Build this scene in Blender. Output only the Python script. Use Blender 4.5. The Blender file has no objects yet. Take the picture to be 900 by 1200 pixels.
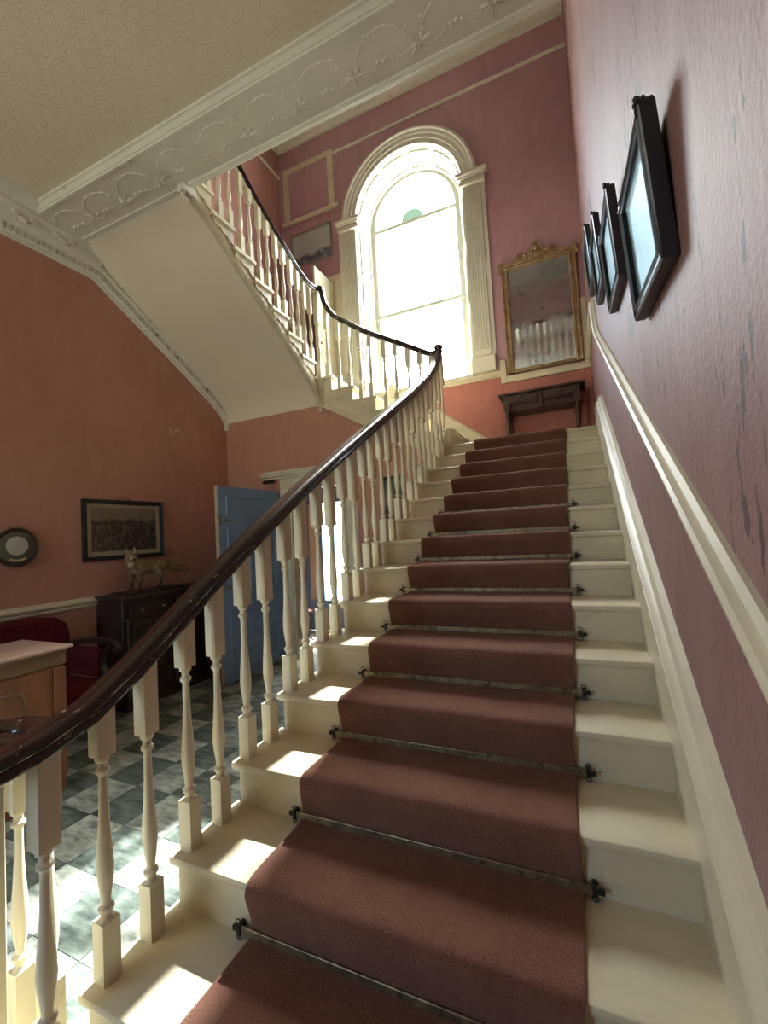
import bpy, math, random
from mathutils import Vector, Matrix
random.seed(7)
C = bpy.context.scene.collection
sc = bpy.context.scene
PI = math.pi
SKY = 1.6

# ------------------------------------------------------------------ camera, world, sun, exposure
def cam_axes(yaw, pitch, roll):
    cy, sy, cp, sp, cr, sr = math.cos(yaw), math.sin(yaw), math.cos(pitch), math.sin(pitch), math.cos(roll), math.sin(roll)
    F = Vector((-sy*cp, cy*cp, sp)); R = Vector((cy, sy, 0)); U = R.cross(F)
    return R*cr + U*sr, -R*sr + U*cr, F
cd = bpy.data.cameras.new('camera'); cam = bpy.data.objects.new('camera', cd); C.objects.link(cam)
R_, U_, F_ = cam_axes(0.4205, 0.0482, -0.0565)
cam.matrix_world = Matrix(((R_.x, U_.x, -F_.x, 0), (R_.y, U_.y, -F_.y, -1.0735), (R_.z, U_.z, -F_.z, 1.5474), (0, 0, 0, 1)))
cd.sensor_fit = 'VERTICAL'; cd.sensor_height = 24; cd.lens = 24*510.98/1200; cd.clip_start = 0.02
sc.camera = cam

w = bpy.data.worlds.new('sky'); sc.world = w; w.use_nodes = True
nt = w.node_tree; bg = nt.nodes['Background']
tc = nt.nodes.new('ShaderNodeTexCoord'); sx = nt.nodes.new('ShaderNodeSeparateXYZ'); rp = nt.nodes.new('ShaderNodeValToRGB')
sky = nt.nodes.new('ShaderNodeTexSky'); sky.sky_type = 'NISHITA'; sky.sun_disc = False; sky.sun_elevation = math.radians(48); sky.sun_rotation = 0
sky.air_density = 1.0; sky.dust_density = 4.0; sky.ozone_density = 1.0
mxw = nt.nodes.new('ShaderNodeMix'); mxw.data_type = 'RGBA'
nt.links.new(tc.outputs['Generated'], sx.inputs[0]); nt.links.new(sx.outputs['Z'], rp.inputs[0])
rp.color_ramp.elements[0].position = 0.0; rp.color_ramp.elements[1].position = 0.02
nt.links.new(rp.outputs[0], mxw.inputs[0]); mxw.inputs[6].default_value = (4.1, 4.4, 3.6, 1)        # sunlit ground outside
hz = nt.nodes.new('ShaderNodeMix'); hz.data_type = 'RGBA'; hz.blend_type = 'MULTIPLY'; hz.inputs[0].default_value = 1; hz.inputs[7].default_value = (.86, 1, 1, 1)
nt.links.new(sky.outputs[0], hz.inputs[6]); nt.links.new(hz.outputs[2], mxw.inputs[7]); nt.links.new(mxw.outputs[2], bg.inputs[0])
bg.inputs[1].default_value = SKY
sl = bpy.data.lights.new('sun', 'SUN'); sun = bpy.data.objects.new('sun', sl); C.objects.link(sun)
sl.energy = 17; sl.angle = math.radians(1.3); sl.color = (.96, 1, .93)
sun.rotation_euler = Vector((0.075, -1, -1.12)).to_track_quat('-Z', 'Y').to_euler(); sun.location = (-3, 12, 14)
def portal(name, loc, sxy, d):
    l = bpy.data.lights.new(name, 'AREA'); l.shape = 'RECTANGLE'; l.size, l.size_y = sxy; l.cycles.is_portal = True
    o = bpy.data.objects.new(name, l); C.objects.link(o); o.location = loc
    o.rotation_euler = Vector(d).to_track_quat('-Z', 'Z').to_euler()
portal('window_portal', (-2.09, 5.62, 5.4), (1.9, 4.0), (0, -1, 0))
portal('added_window_portal', (-3.25, -4.75, 2.25), (1.6, 2.9), (0, 1, 0))  # portal of the added fill window in the front wall
portal('back_door_portal', (-3.85, 5.5, 1.2), (1.2, 2.3), (0, -1, 0))
sc.view_settings.view_transform = 'Standard'; sc.view_settings.look = 'None'
sc.view_settings.exposure = 1.08; sc.view_settings.gamma = 1.0; sc.view_settings.use_curve_mapping = False
sc.cycles.use_denoising = True; sc.cycles.max_bounces = 10; sc.cycles.diffuse_bounces = 6
sc.cycles.caustics_reflective = False; sc.cycles.caustics_refractive = False; sc.cycles.sample_clamp_indirect = 12

# ------------------------------------------------------------------ materials
def newmat(name):
    m = bpy.data.materials.new(name); m.use_nodes = True
    return m, m.node_tree, m.node_tree.nodes['Principled BSDF']
def N(nt, t, **k):
    n = nt.nodes.new('ShaderNode' + t)
    for a, b in k.items(): setattr(n, a, b)
    return n
def coords(nt, scale=(1, 1, 1), obj=False):
    if obj: o = N(nt, 'TexCoord').outputs['Object']
    else: o = N(nt, 'NewGeometry').outputs['Position']
    mp = N(nt, 'Mapping'); mp.inputs['Scale'].default_value = scale
    nt.links.new(o, mp.inputs[0]); return mp.outputs[0]
def noise(nt, co, scale, detail=4, rough=.55):
    n = N(nt, 'TexNoise'); n.inputs['Scale'].default_value = scale; n.inputs['Detail'].default_value = detail
    n.inputs['Roughness'].default_value = rough; nt.links.new(co, n.inputs['Vector']); return n.outputs['Fac']
def ramp(nt, fac, *st):
    r = N(nt, 'ValToRGB'); nt.links.new(fac, r.inputs[0]); e = r.color_ramp.elements
    while len(e) < len(st): e.new(.5)
    for i, (p, c) in enumerate(st): e[i].position = p; e[i].color = (*c, 1) if len(c) == 3 else c
    return r.outputs[0]
def mix(nt, fac, a, b, mode='MIX'):
    m = N(nt, 'Mix', data_type='RGBA', blend_type=mode)
    for i, v in ((0, fac), (6, a), (7, b)):
        if hasattr(v, 'links'): nt.links.new(v, m.inputs[i])
        elif i == 0: m.inputs[0].default_value = v
        else: m.inputs[i].default_value = (*v, 1)
    return m.outputs[2]
def bump(nt, p, h, strength=.3, dist=.01):
    b = N(nt, 'Bump'); b.inputs['Strength'].default_value = strength; b.inputs['Distance'].default_value = dist
    nt.links.new(h, b.inputs['Height']); nt.links.new(b.outputs[0], p.inputs['Normal'])
K3 = lambda v: (v, v, v)
def mat(name, col, rough=.6, metal=0, var=.15, vs=3, bs=40, bstr=.15, spec=.5, dirt=None, ds=6, dlo=.62, dhi=.75, stretch=(1, 1, 1), obj=False, coat=0):
    m, nt, p = newmat(name); co = coords(nt, stretch, obj)
    c = ramp(nt, noise(nt, co, vs), (.3, tuple(x*(1-var) for x in col)), (.7, tuple(min(1, x*(1+var)) for x in col)))
    if dirt: c = mix(nt, ramp(nt, noise(nt, co, ds, 6, .65), (dlo, K3(0)), (dhi, K3(1))), c, dirt)
    nt.links.new(c, p.inputs['Base Color']); p.inputs['Roughness'].default_value = rough; p.inputs['Metallic'].default_value = metal
    p.inputs['Specular IOR Level'].default_value = spec; p.inputs['Coat Weight'].default_value = coat
    if bstr: bump(nt, p, noise(nt, co, bs, 3), bstr, .004)
    return m
cream = mat('cream_paint', (.65, .59, .44), .42, var=.10, vs=2.5, bs=25, bstr=.12, dirt=(.42, .35, .24), ds=9, dlo=.64, dhi=.8)
creamw = mat('white_plaster', (.70, .69, .60), .6, var=.06, bs=30, bstr=.15, dirt=(.50, .45, .34), ds=5, dlo=.62, dhi=.8)
tread_m = mat('stair_paint', (.60, .54, .39), .42, var=.14, vs=4, bs=30, bstr=.2, dirt=(.36, .30, .20), ds=11, dlo=.62, dhi=.78, stretch=(.5, 1, 1))
wood_rail = mat('rail_mahogany', (.022, .009, .008), .22, var=.4, vs=12, bs=60, bstr=.12, dirt=(.33, .25, .20), ds=55, dlo=.625, dhi=.69, stretch=(1, .35, .6), coat=.35)
dark_wood = mat('dark_wood', (.030, .016, .013), .35, var=.4, vs=20, bs=50, bstr=.1, stretch=(1, .3, 1))
table_wood = mat('table_mahogany', (.055, .022, .018), .38, var=.4, vs=14, bs=50, bstr=.1)
walnut = mat('walnut', (.20, .070, .028), .38, var=.35, vs=5, bs=60, bstr=.08, stretch=(1, 1, .22), coat=.2)
walnut_d = mat('dark_walnut_moulding', (.17, .095, .055), .4, var=.3, vs=8, stretch=(1, .2, 1))
brass = mat('aged_brass', (.28, .23, .14), .42, .75, var=.4, vs=25, dirt=(.07, .06, .045), ds=30, dlo=.5, dhi=.7)
iron = mat('dark_iron', (.035, .030, .025), .5, .6, var=.3)
gilt = mat('gilt', (.36, .24, .12), .45, .4, var=.3, vs=12, dirt=(.55, .52, .42), ds=16, dlo=.55, dhi=.7, bs=60, bstr=.4)
black = mat('black_lacquer', (.012, .014, .022), .35, var=.3, bs=70, bstr=.2)
velvet = mat('red_velvet', (.085, .007, .011), .85, var=.3, vs=6, bs=90, bstr=.2, spec=.2)
blue = mat('blue_door_paint', (.17, .275, .46), .5, var=.12, vs=3, bs=35, bstr=.12, dirt=(.22, .32, .48), ds=8)
edge_m = mat('bare_door_edge', (.42, .33, .24), .7, var=.35, vs=20)
paper = mat('picture_mount', (.50, .40, .27), .8, var=.15)
pale = mat('pale_print', (.40, .48, .48), .35, var=.15, vs=6)
fur = mat('fox_fur', (.24, .15, .08), .95, var=.5, vs=14, bs=160, bstr=.9, spec=.1, dirt=(.36, .30, .20), ds=9, dlo=.5, dhi=.7)
fur_l = mat('pale_fur', (.45, .38, .28), .95, var=.2, bs=160, bstr=.8, spec=.1)
fur_d = mat('dark_fur', (.035, .025, .02), .95, var=.3, bs=160, bstr=.8, spec=.1)
_nt = fur.node_tree; _p = _nt.nodes['Principled BSDF']; _l = _p.inputs['Base Color'].links[0].from_socket
_s = N(_nt, 'SeparateXYZ'); _nt.links.new(N(_nt, 'TexCoord').outputs['Object'], _s.inputs[0])      # dark stockings of the animal
_nt.links.new(mix(_nt, ramp(_nt, _s.outputs[2], (.09, K3(0)), (.17, K3(1))), (.05, .035, .025), _l), _p.inputs['Base Color'])
boards = mat('old_floorboards', (.16, .10, .06), .6, var=.3, stretch=(1, .15, 1))

def wall_mat(name, base, lo, fleck=None, fl=(.73, .745), scratch=None):
    m, nt, p = newmat(name); co = coords(nt)
    c = ramp(nt, noise(nt, co, 1.3, 5), (.3, lo), (.7, base))
    co2 = coords(nt, (1, 1, .35)); 
    c = mix(nt, ramp(nt, noise(nt, co2, 9, 6), (.45, K3(0)), (.8, K3(.35))), c, tuple(min(1, x*1.25+.03) for x in base))
    if fleck: c = mix(nt, ramp(nt, noise(nt, co, 11, 2), (fl[0], K3(0)), (fl[1], K3(1))), c, fleck)
    hs = noise(nt, co, 60, 3)
    if scratch:
        co3 = coords(nt, (1, 1, .22)); nz = noise(nt, co3, 26, 3, .6); msk = noise(nt, co, 1.6, 2)
        mm = N(nt, 'Math', operation='ADD'); nt.links.new(nz, mm.inputs[0]); nt.links.new(msk, mm.inputs[1])
        f = ramp(nt, mm.outputs[0], (1.245 - .12, K3(0)), (1.27 - .12, K3(1)))
        # (ramp stops above 1 are not reachable, so the sum is scaled first)
        mm2 = N(nt, 'Math', operation='MULTIPLY'); nt.links.new(mm.outputs[0], mm2.inputs[0]); mm2.inputs[1].default_value = .6
        f = ramp(nt, mm2.outputs[0], (.695, K3(0)), (.712, K3(.85)))
        c = mix(nt, f, c, scratch)
    nt.links.new(c, p.inputs['Base Color']); p.inputs['Roughness'].default_value = .62
    mix2 = N(nt, 'Math', operation='ADD'); nt.links.new(hs, mix2.inputs[0]); nt.links.new(noise(nt, co2, 14, 5), mix2.inputs[1])
    bump(nt, p, mix2.outputs[0], .35, .006)
    return m
pink = wall_mat('faded_pink_wall', (.46, .225, .215), (.39, .18, .17))
mauve = wall_mat('mauve_pink_wall', (.50, .29, .35), (.42, .23, .285))
pinkb = wall_mat('peeling_red_wall', (.44, .16, .135), (.36, .12, .105), (.52, .33, .28), (.70, .72))
pinkr = wall_mat('scuffed_pink_wall', (.345, .195, .20), (.27, .135, .13), None, scratch=(.10, .055, .06))
terra = wall_mat('terracotta_wall', (.50, .245, .175), (.43, .20, .145), (.50, .40, .34), (.80, .81))

def ceiling_mat(name, col, emb):
    m, nt, p = newmat(name); co = coords(nt)
    c = ramp(nt, noise(nt, co, 1.2, 4), (.3, tuple(x*.9 for x in col)), (.7, col))
    nt.links.new(c, p.inputs['Base Color']); p.inputs['Roughness'].default_value = .7
    if emb:
        hs = []
        for off in (0, .5):
            mp = N(nt, 'Mapping'); mp.inputs['Scale'].default_value = (7.5, 7.5, 0); mp.inputs['Location'].default_value = (off, off, 0)
            nt.links.new(co, mp.inputs[0])
            fr = N(nt, 'VectorMath', operation='FRACTION'); nt.links.new(mp.outputs[0], fr.inputs[0])
            sb = N(nt, 'VectorMath', operation='SUBTRACT'); nt.links.new(fr.outputs[0], sb.inputs[0]); sb.inputs[1].default_value = (.5, .5, 0)
            ln = N(nt, 'VectorMath', operation='LENGTH'); nt.links.new(sb.outputs[0], ln.inputs[0])
            h = ramp(nt, ln.outputs['Value'], (.0, K3(.4)), (.18, K3(.2)), (.21, K3(.8)), (.25, K3(.1)), (.38, K3(.1)), (.41, K3(1)), (.45, K3(0))); hs.append(h)
        bump(nt, p, mix(nt, .5, hs[0], hs[1], 'ADD'), .5, .004)
    else: bump(nt, p, noise(nt, co, 45, 3), .35, .004)
    return m
ceil_m = ceiling_mat('embossed_ceiling_paper', (.78, .70, .53), True)
soff_m = ceiling_mat('soffit_paper', (.80, .71, .57), False)

def carpet_mat():
    m, nt, p = newmat('worn_carpet'); co = coords(nt)
    a = ramp(nt, noise(nt, co, 5, 5), (.3, (.19, .085, .060)), (.7, (.26, .122, .088)))
    b = ramp(nt, noise(nt, co, 260, 2), (.35, K3(.55)), (.7, K3(1.0)))
    c = mix(nt, 1.0, a, b, 'MULTIPLY')
    c = mix(nt, ramp(nt, noise(nt, co, 30, 4), (.76, K3(0)), (.8, K3(.7))), c, (.35, .26, .2))
    nt.links.new(c, p.inputs['Base Color']); p.inputs['Roughness'].default_value = .95; p.inputs['Specular IOR Level'].default_value = .15
    p.inputs['Sheen Weight'].default_value = .25; p.inputs['Sheen Tint'].default_value = (.8, .5, .42, 1)
    bump(nt, p, noise(nt, co, 240, 3), .8, .004); return m
carpet_m = carpet_mat()

def marble(name, a, b, rough):
    m, nt, p = newmat(name); co = coords(nt, (1, 1, 1)); oi = N(nt, 'ObjectInfo')
    add = N(nt, 'VectorMath', operation='ADD'); sc_ = N(nt, 'VectorMath', operation='SCALE'); cx = N(nt, 'CombineXYZ')
    nt.links.new(oi.outputs['Random'], cx.inputs[2]); nt.links.new(cx.outputs[0], sc_.inputs[0]); sc_.inputs['Scale'].default_value = 40
    nt.links.new(co, add.inputs[0]); nt.links.new(sc_.outputs[0], add.inputs[1])
    mp = N(nt, 'Mapping'); mp.inputs['Rotation'].default_value = (0, 0, .6); mp.inputs['Scale'].default_value = (1, 3.2, 1); nt.links.new(add.outputs[0], mp.inputs[0])
    c = ramp(nt, noise(nt, mp.outputs[0], 7, 8, .7), (.35, a), (.62, b))
    nt.links.new(c, p.inputs['Base Color']); p.inputs['Roughness'].default_value = rough
    bump(nt, p, noise(nt, mp.outputs[0], 20, 5), .15, .003); return m
tile_d = marble('slate_tile', (.025, .038, .035), (.17, .21, .185), .42)
tile_l = marble('grey_marble_tile', (.10, .125, .115), (.46, .48, .43), .38)

def glass_mat(name, tint=(1, 1, 1), gl=.07, rough=.02):
    m = bpy.data.materials.new(name); m.use_nodes = True; nt = m.node_tree; nt.nodes.clear()
    t = N(nt, 'BsdfTransparent'); t.inputs[0].default_value = (*tint, 1); g = N(nt, 'BsdfGlossy'); g.inputs['Roughness'].default_value = rough
    mx = N(nt, 'MixShader'); mx.inputs[0].default_value = gl; o = N(nt, 'OutputMaterial')
    nt.links.new(t.outputs[0], mx.inputs[1]); nt.links.new(g.outputs[0], mx.inputs[2]); nt.links.new(mx.outputs[0], o.inputs[0]); return m
glass = glass_mat('window_glass'); frost = glass_mat('frosted_green_glass', (.10, .13, .11), .1, .3); pic_glass = glass_mat('picture_glass', (.92, .98, 1), .16, .03)

def mirror_mat():
    m, nt, p = newmat('foxed_mirror'); co = coords(nt)
    c = ramp(nt, noise(nt, co, 3, 5), (.3, (.50, .56, .62)), (.7, (.68, .73, .76)))
    sp = ramp(nt, noise(nt, coords(nt, (1, 1, .5)), 16, 5), (.58, K3(0)), (.72, K3(1)))
    c = mix(nt, sp, c, (.30, .32, .36)); nt.links.new(c, p.inputs['Base Color'])
    p.inputs['Metallic'].default_value = .92; nt.links.new(ramp(nt, noise(nt, co, 5, 4), (.35, K3(.03)), (.75, K3(.16))), p.inputs['Roughness'])
    return m
mirror_m = mirror_mat()

def print_mat(name, sky, mid, dark, horizon, z0, z1, fine=22):
    """an old engraving: pale sky over a dark, busy lower part; z0..z1 = its height in the world"""
    m, nt, p = newmat(name); g = N(nt, 'NewGeometry').outputs['Position']; s = N(nt, 'SeparateXYZ'); nt.links.new(g, s.inputs[0])
    mr = N(nt, 'MapRange'); mr.inputs[1].default_value = z0; mr.inputs[2].default_value = z1; nt.links.new(s.outputs[2], mr.inputs[0])
    co = coords(nt); nz = noise(nt, co, 6, 4); ad = N(nt, 'Math', operation='MULTIPLY_ADD'); nt.links.new(nz, ad.inputs[0]); ad.inputs[1].default_value = .35
    nt.links.new(mr.outputs[0], ad.inputs[2])
    skyf = ramp(nt, ad.outputs[0], (horizon+.12, K3(0)), (horizon+.20, K3(1)))
    low = ramp(nt, noise(nt, co, fine, 5, .7), (.40, dark), (.54, mid), (.66, sky))
    c = mix(nt, skyf, low, sky); nt.links.new(c, p.inputs['Base Color']); p.inputs['Roughness'].default_value = .5; return m

# ------------------------------------------------------------------ mesh helpers (all in world coordinates)
WL = {}
class G:
    def __init__(s): s.v = []; s.f = []
    def add(s, vs, fs):
        b = len(s.v); s.v += [Vector(q) for q in vs]; s.f += [tuple(b+i for i in f) for f in fs]; return s
    def box(s, x0, x1, y0, y1, z0, z1):
        x0, x1 = sorted((x0, x1)); y0, y1 = sorted((y0, y1)); z0, z1 = sorted((z0, z1))
        return s.add([(x, y, z) for z in (z0, z1) for y in (y0, y1) for x in (x0, x1)],
                     [(0, 2, 3, 1), (4, 5, 7, 6), (0, 1, 5, 4), (2, 6, 7, 3), (0, 4, 6, 2), (1, 3, 7, 5)])
    def prism(s, poly, ax, a, b):
        """poly in the two other axes (x: (y,z), y: (x,z), z: (x,y)), extruded from a to b along ax"""
        def P(q, t): return {'x': (t, q[0], q[1]), 'y': (q[0], t, q[1]), 'z': (q[0], q[1], t)}[ax]
        n = len(poly); ar = sum(poly[i][0]*poly[(i+1) % n][1]-poly[(i+1) % n][0]*poly[i][1] for i in range(n))
        fl = (ar < 0) ^ (ax == 'y') ^ (a > b)
        if fl: poly = poly[::-1]
        vs = [P(q, a) for q in poly] + [P(q, b) for q in poly]
        return s.add(vs, [tuple(range(n))[::-1], tuple(range(n, 2*n))] + [(i, (i+1) % n, n+(i+1) % n, n+i) for i in range(n)])
    def lathe(s, prof, c, seg=14, ax='z'):
        """prof: (radius, distance along the axis)"""
        vs = []; n = len(prof)
        for r, h in prof:
            for k in range(seg):
                a = 2*PI*k/seg; u, v = max(r, 1e-4)*math.cos(a), max(r, 1e-4)*math.sin(a)
                q = {'z': (u, v, h), 'x': (h, u, v), 'y': (v, h, u)}[ax]; vs.append(Vector(q)+Vector(c))
        fs = [(i*seg+k, i*seg+(k+1) % seg, (i+1)*seg+(k+1) % seg, (i+1)*seg+k) for i in range(n-1) for k in range(seg)]
        fs += [tuple(range(seg))[::-1], tuple(range((n-1)*seg, n*seg))]
        return s.add(vs, fs)
    def sweep(s, path, sec, side=None, closed=False, caps=True, scales=None):
        """sec: (u across, v up) points; side fixes the across vector"""
        path = [Vector(q) for q in path]; n = len(path); m = len(sec); vs = []
        for i, q in enumerate(path):
            a = path[i-1] if (i > 0 or closed) else q; b = path[(i+1) % n] if (i < n-1 or closed) else q
            t1 = (q-a).normalized() if (q-a).length > 1e-9 else None; t2 = (b-q).normalized() if (b-q).length > 1e-9 else None
            t = ((t1 or t2)+(t2 or t1)).normalized()
            if side is not None: S = Vector(side); Nn = S.cross(t).normalized(); kk = 1/max(.4, abs(t.dot(t1 or t2))); u_k, v_k = 1, kk
            else:
                S = t.cross(Vector((0, 0, 1)))
                S = S.normalized() if S.length > 1e-4 else Vector((1, 0, 0)); Nn = S.cross(t).normalized()
                hh = Vector((t.x, t.y, 0)); h1 = Vector(((t1 or t2).x, (t1 or t2).y, 0))
                kk = 1
                if hh.length > 1e-3 and h1.length > 1e-3: kk = 1/max(.5, abs(hh.normalized().dot(h1.normalized())))
                u_k, v_k = kk, 1
            z = scales[i] if scales else 1
            vs += [q + S*(u*u_k*z) + Nn*(v*v_k*z) for u, v in sec]
        fs = []
        for i in range(n if closed else n-1):
            j = (i+1) % n
            fs += [(i*m+k, i*m+(k+1) % m, j*m+(k+1) % m, j*m+k) for k in range(m)]
        if caps and not closed: fs += [tuple(range(m))[::-1], tuple(range((n-1)*m, n*m))]
        return s.add(vs, fs)
    def tube(s, path, r, seg=8, closed=False):
        rs = r if isinstance(r, (list, tuple)) else None
        sec = [((1 if rs else r)*math.cos(2*PI*k/seg), (1 if rs else r)*math.sin(2*PI*k/seg)) for k in range(seg)]
        return s.sweep(path, sec, closed=closed, scales=rs)
    def ball(s, c, rx, ry=None, rz=None, seg=12, rings=8):
        ry = ry or rx; rz = rz or rx; vs = [(c[0], c[1], c[2]-rz)]
        for i in range(1, rings):
            a = -PI/2+PI*i/rings
            vs += [(c[0]+rx*math.cos(a)*math.cos(2*PI*k/seg), c[1]+ry*math.cos(a)*math.sin(2*PI*k/seg), c[2]+rz*math.sin(a)) for k in range(seg)]
        vs.append((c[0], c[1], c[2]+rz)); L = len(vs)-1
        fs = [(0, 1+(k+1) % seg, 1+k) for k in range(seg)]
        for i in range(rings-2):
            fs += [(1+i*seg+k, 1+i*seg+(k+1) % seg, 1+(i+1)*seg+(k+1) % seg, 1+(i+1)*seg+k) for k in range(seg)]
        fs += [(L, 1+(rings-2)*seg+k, 1+(rings-2)*seg+(k+1) % seg) for k in range(seg)]
        return s.add(vs, fs)
    def mesh(s, name, m, off=Vector((0, 0, 0)), smooth=35):
        me = bpy.data.meshes.new(name); me.from_pydata([tuple(q-off) for q in s.v], [], s.f); me.materials.append(m)
        bm_fix(me)
        if smooth:
            me.polygons.foreach_set('use_smooth', [True]*len(me.polygons)); me.set_sharp_from_angle(angle=math.radians(smooth))
        return me
    def build(s, name, m, parent=None, smooth=35, bev=0, at=None):
        off = WL[parent.name] if parent else Vector(at or (0, 0, 0))
        o = bpy.data.objects.new(name, s.mesh(name, m, off, smooth)); C.objects.link(o)
        if parent: o.parent = parent
        else: o.location = off
        WL[o.name] = off
        if bev:
            b = o.modifiers.new('edge', 'BEVEL'); b.width = bev; b.segments = 2; b.limit_method = 'ANGLE'; b.angle_limit = math.radians(50)
        return o
import bmesh
def bm_fix(me):
    b = bmesh.new(); b.from_mesh(me); bmesh.ops.recalc_face_normals(b, faces=b.faces); b.to_mesh(me); b.free()
def thing(name, label, cat, loc, group=None):
    o = bpy.data.objects.new(name, None); C.objects.link(o); o.location = loc; o.empty_display_size = .1
    o['label'] = label; o['category'] = cat; WL[o.name] = Vector(loc)
    if group: o['group'] = group
    return o
def tag(o, label, cat, group=None):
    o['label'] = label; o['category'] = cat
    if group: o['group'] = group
    return o
def root(name, loc=(0, 0, 0)):
    o = bpy.data.objects.new(name, None); C.objects.link(o); o.location = loc; o['kind'] = 'structure'; WL[o.name] = Vector(loc); return o
def struct(o, kind='structure'): o['kind'] = kind; return o
def inst(me, name, parent, loc, rot=0):
    o = bpy.data.objects.new(name, me); C.objects.link(o); o.parent = parent; o.location = Vector(loc)-WL[parent.name]; o.rotation_euler = (0, 0, rot); WL[o.name] = Vector(loc); return o
def smooth_path(pts, n=6):
    pts = [Vector(q) for q in pts]; out = []
    for i in range(len(pts)-1):
        p0 = pts[max(0, i-1)]; p1 = pts[i]; p2 = pts[i+1]; p3 = pts[min(len(pts)-1, i+2)]
        for k in range(n):
            t = k/n; out.append(.5*((2*p1)+(p2-p0)*t+(2*p0-5*p1+4*p2-p3)*t*t+(-p0+3*p1-3*p2+p3)*t**3))
    out.append(pts[-1]); return out
def interp(tab, x):
    if x <= tab[0][0]: return tab[0][1]
    for (a, b), (c, d) in zip(tab, tab[1:]):
        if x <= c: return b+(d-b)*(x-a)/(c-a)
    return tab[-1][1]

# ------------------------------------------------------------------ dimensions
r, g = .165, .299                       # lower flight: rise, going
YN = lambda k: (k-3)*g                  # nosing of step k
XS, XL = .21, -1.35                     # right and left ends of the lower flight
XW, XWL = .27, -4.44                    # wall faces
YL, YB = 12*g, 5.10                     # landing edge, window wall
L1 = 15*r; L2 = 3.54; r2 = (L2-L1)/6; r3 = .1715; FU = L2+8*r3
X2 = [-1.20, -1.48, -1.775, -2.095, -2.385, -2.67]      # risers of the middle flight
Y3 = [3.48, 3.22, 2.96, 2.69, 2.42, 2.14, 1.87, 1.60]    # nosings of the upper flight
XI = -2.87                               # inner side of the upper flight
ZC, ZB, YA, YO = 4.70, 4.615, 1.18, 1.60  # hall ceiling, beam soffit, beam edges
ZT = 8.75; YF = -4.6; YU = -2.6

# ------------------------------------------------------------------ room shell
struct(G().box(-4.8, .6, YF-.3, 5.5, -.15, -.006).build('floor', tile_l))
fl = bpy.data.objects['floor']; 
td = {}
for nm, m in (('d', tile_d), ('l', tile_l)):
    b = G().box(.0015, .2985, .0015, .2985, -.006, 0); td[nm] = b.mesh('floor_tile', m)
i0 = -2.44
cnt = 0
for i in range(-7, 4):
    for j in range(-4, 12):
        x, y = i0+i*.3, .29+j*.3
        if x+.3 > -1.36 or y+.3 > 3.6 or x < -4.55: continue
        if x+.3 < -3.6 and y < -.3: continue
        inst(td['d' if (i+j) % 2 == 0 else 'l'], 'floor_tile', fl, (x, y, random.uniform(0, .0012))); cnt += 1

rw = struct(G().box(XW, XW+.3, YF-.3, YB+.35, 0, ZT).build('wall_right', pinkr))
lw = struct(G().box(XWL-.3, XWL, YF-.3, YB+.35, 0, ZC+.02).build('wall_left', terra))
struct(G().box(XWL-.3, XWL, YF-.3, YB+.35, ZC+.02, ZT).build('wall_left_upper', pink))
# window wall: back wall with the arched opening and two doorways
WX0, WX1, WC, WR, WS, WZ0 = -2.965, -1.215, -2.09, .875, 6.60, 3.72
b = G(); D = (YB, YB+.35)
b.box(XWL, -4.40, *D, 0, 2.30); b.box(-3.36, XW, *D, 0, 2.47); b.box(XWL, -3.36, *D, 2.30, 2.47)
b.box(XWL, -4.05, *D, 2.47, 5.72); b.box(-4.05, -3.42, *D, 2.47, 3.54); b.box(-3.42, WX0, *D, 2.47, 5.72); b.box(XWL, WX0, *D, 5.72, WS)
b.box(WX0, WX1, *D, 2.47, WZ0); b.box(WX1, XW, *D, 2.47, WS)
arcL = [(WC-WR*math.cos(a*PI/32), WS+WR*math.sin(a*PI/32)) for a in range(17)]
b.prism([(XWL, WS)]+arcL+[(WC, ZT), (XWL, ZT)], 'y', *D)
b.prism([(2*WC-x, z) for x, z in arcL]+[(WC, ZT), (XW, ZT), (XW, WS)], 'y', *D)
wb = b
lo_, hi_ = G(), G()
struct(b.build('wall_back', mauve))
# dado zone of the same wall, in a redder colour, a skin of plaster proud of it
b = G(); b.box(-2.67, XW, YB-.006, YB+.001, L1, 3.62); struct(b.build('wall_back_dado', pinkb))
# front walls (behind the viewer): opening added to let in fill light, upstairs wall
b = G(); F = (YF-.3, YF)
b.box(XWL, -4.0, *F, 0, ZC); b.box(-2.5, XW, *F, 0, ZC); b.box(-4.0, -2.5, *F, 3.7, ZC); b.box(-4.0, -2.5, *F, 0, .8)
struct(b.build('wall_front', terra))
struct(G().box(XWL, XW, YU-.2, YU, FU, ZT).build('wall_front_upper', pink))
# wall under the landing, with the doorway
b = G(); zs = lambda x: 3.20-.57*(x+2.87)
b.prism([(XWL, 0), (-3.42, 0), (-3.42, 2.20), (-2.57, 2.20), (-2.57, 0), (-1.36, 0), (-1.36, zs(-1.36)), (-2.87, 3.20), (XWL, 3.24)], 'y', YL, YL+.10)
struct(b.build('wall_under_landing', terra))
# unseen closure under the lower flight, added to seal out light
b = G(); b.prism([(YN(1)+.1, 0), (YL, 0), (YL, L1-.3), (YN(2), .1)], 'x', -1.33, -1.27)
struct(b.build('wall_light_seal', cream))
# ceilings
struct(G().box(XWL, XW, YF, YA+.02, ZC, FU-.02).build('ceiling', ceil_m))
struct(G().box(XWL, XW, YU, YB, ZT, ZT+.1).build('ceiling_upper', creamw))
struct(G().box(XWL, XW, YU, YO-.02, FU-.02, FU).build('floor_upper', boards))

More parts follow.
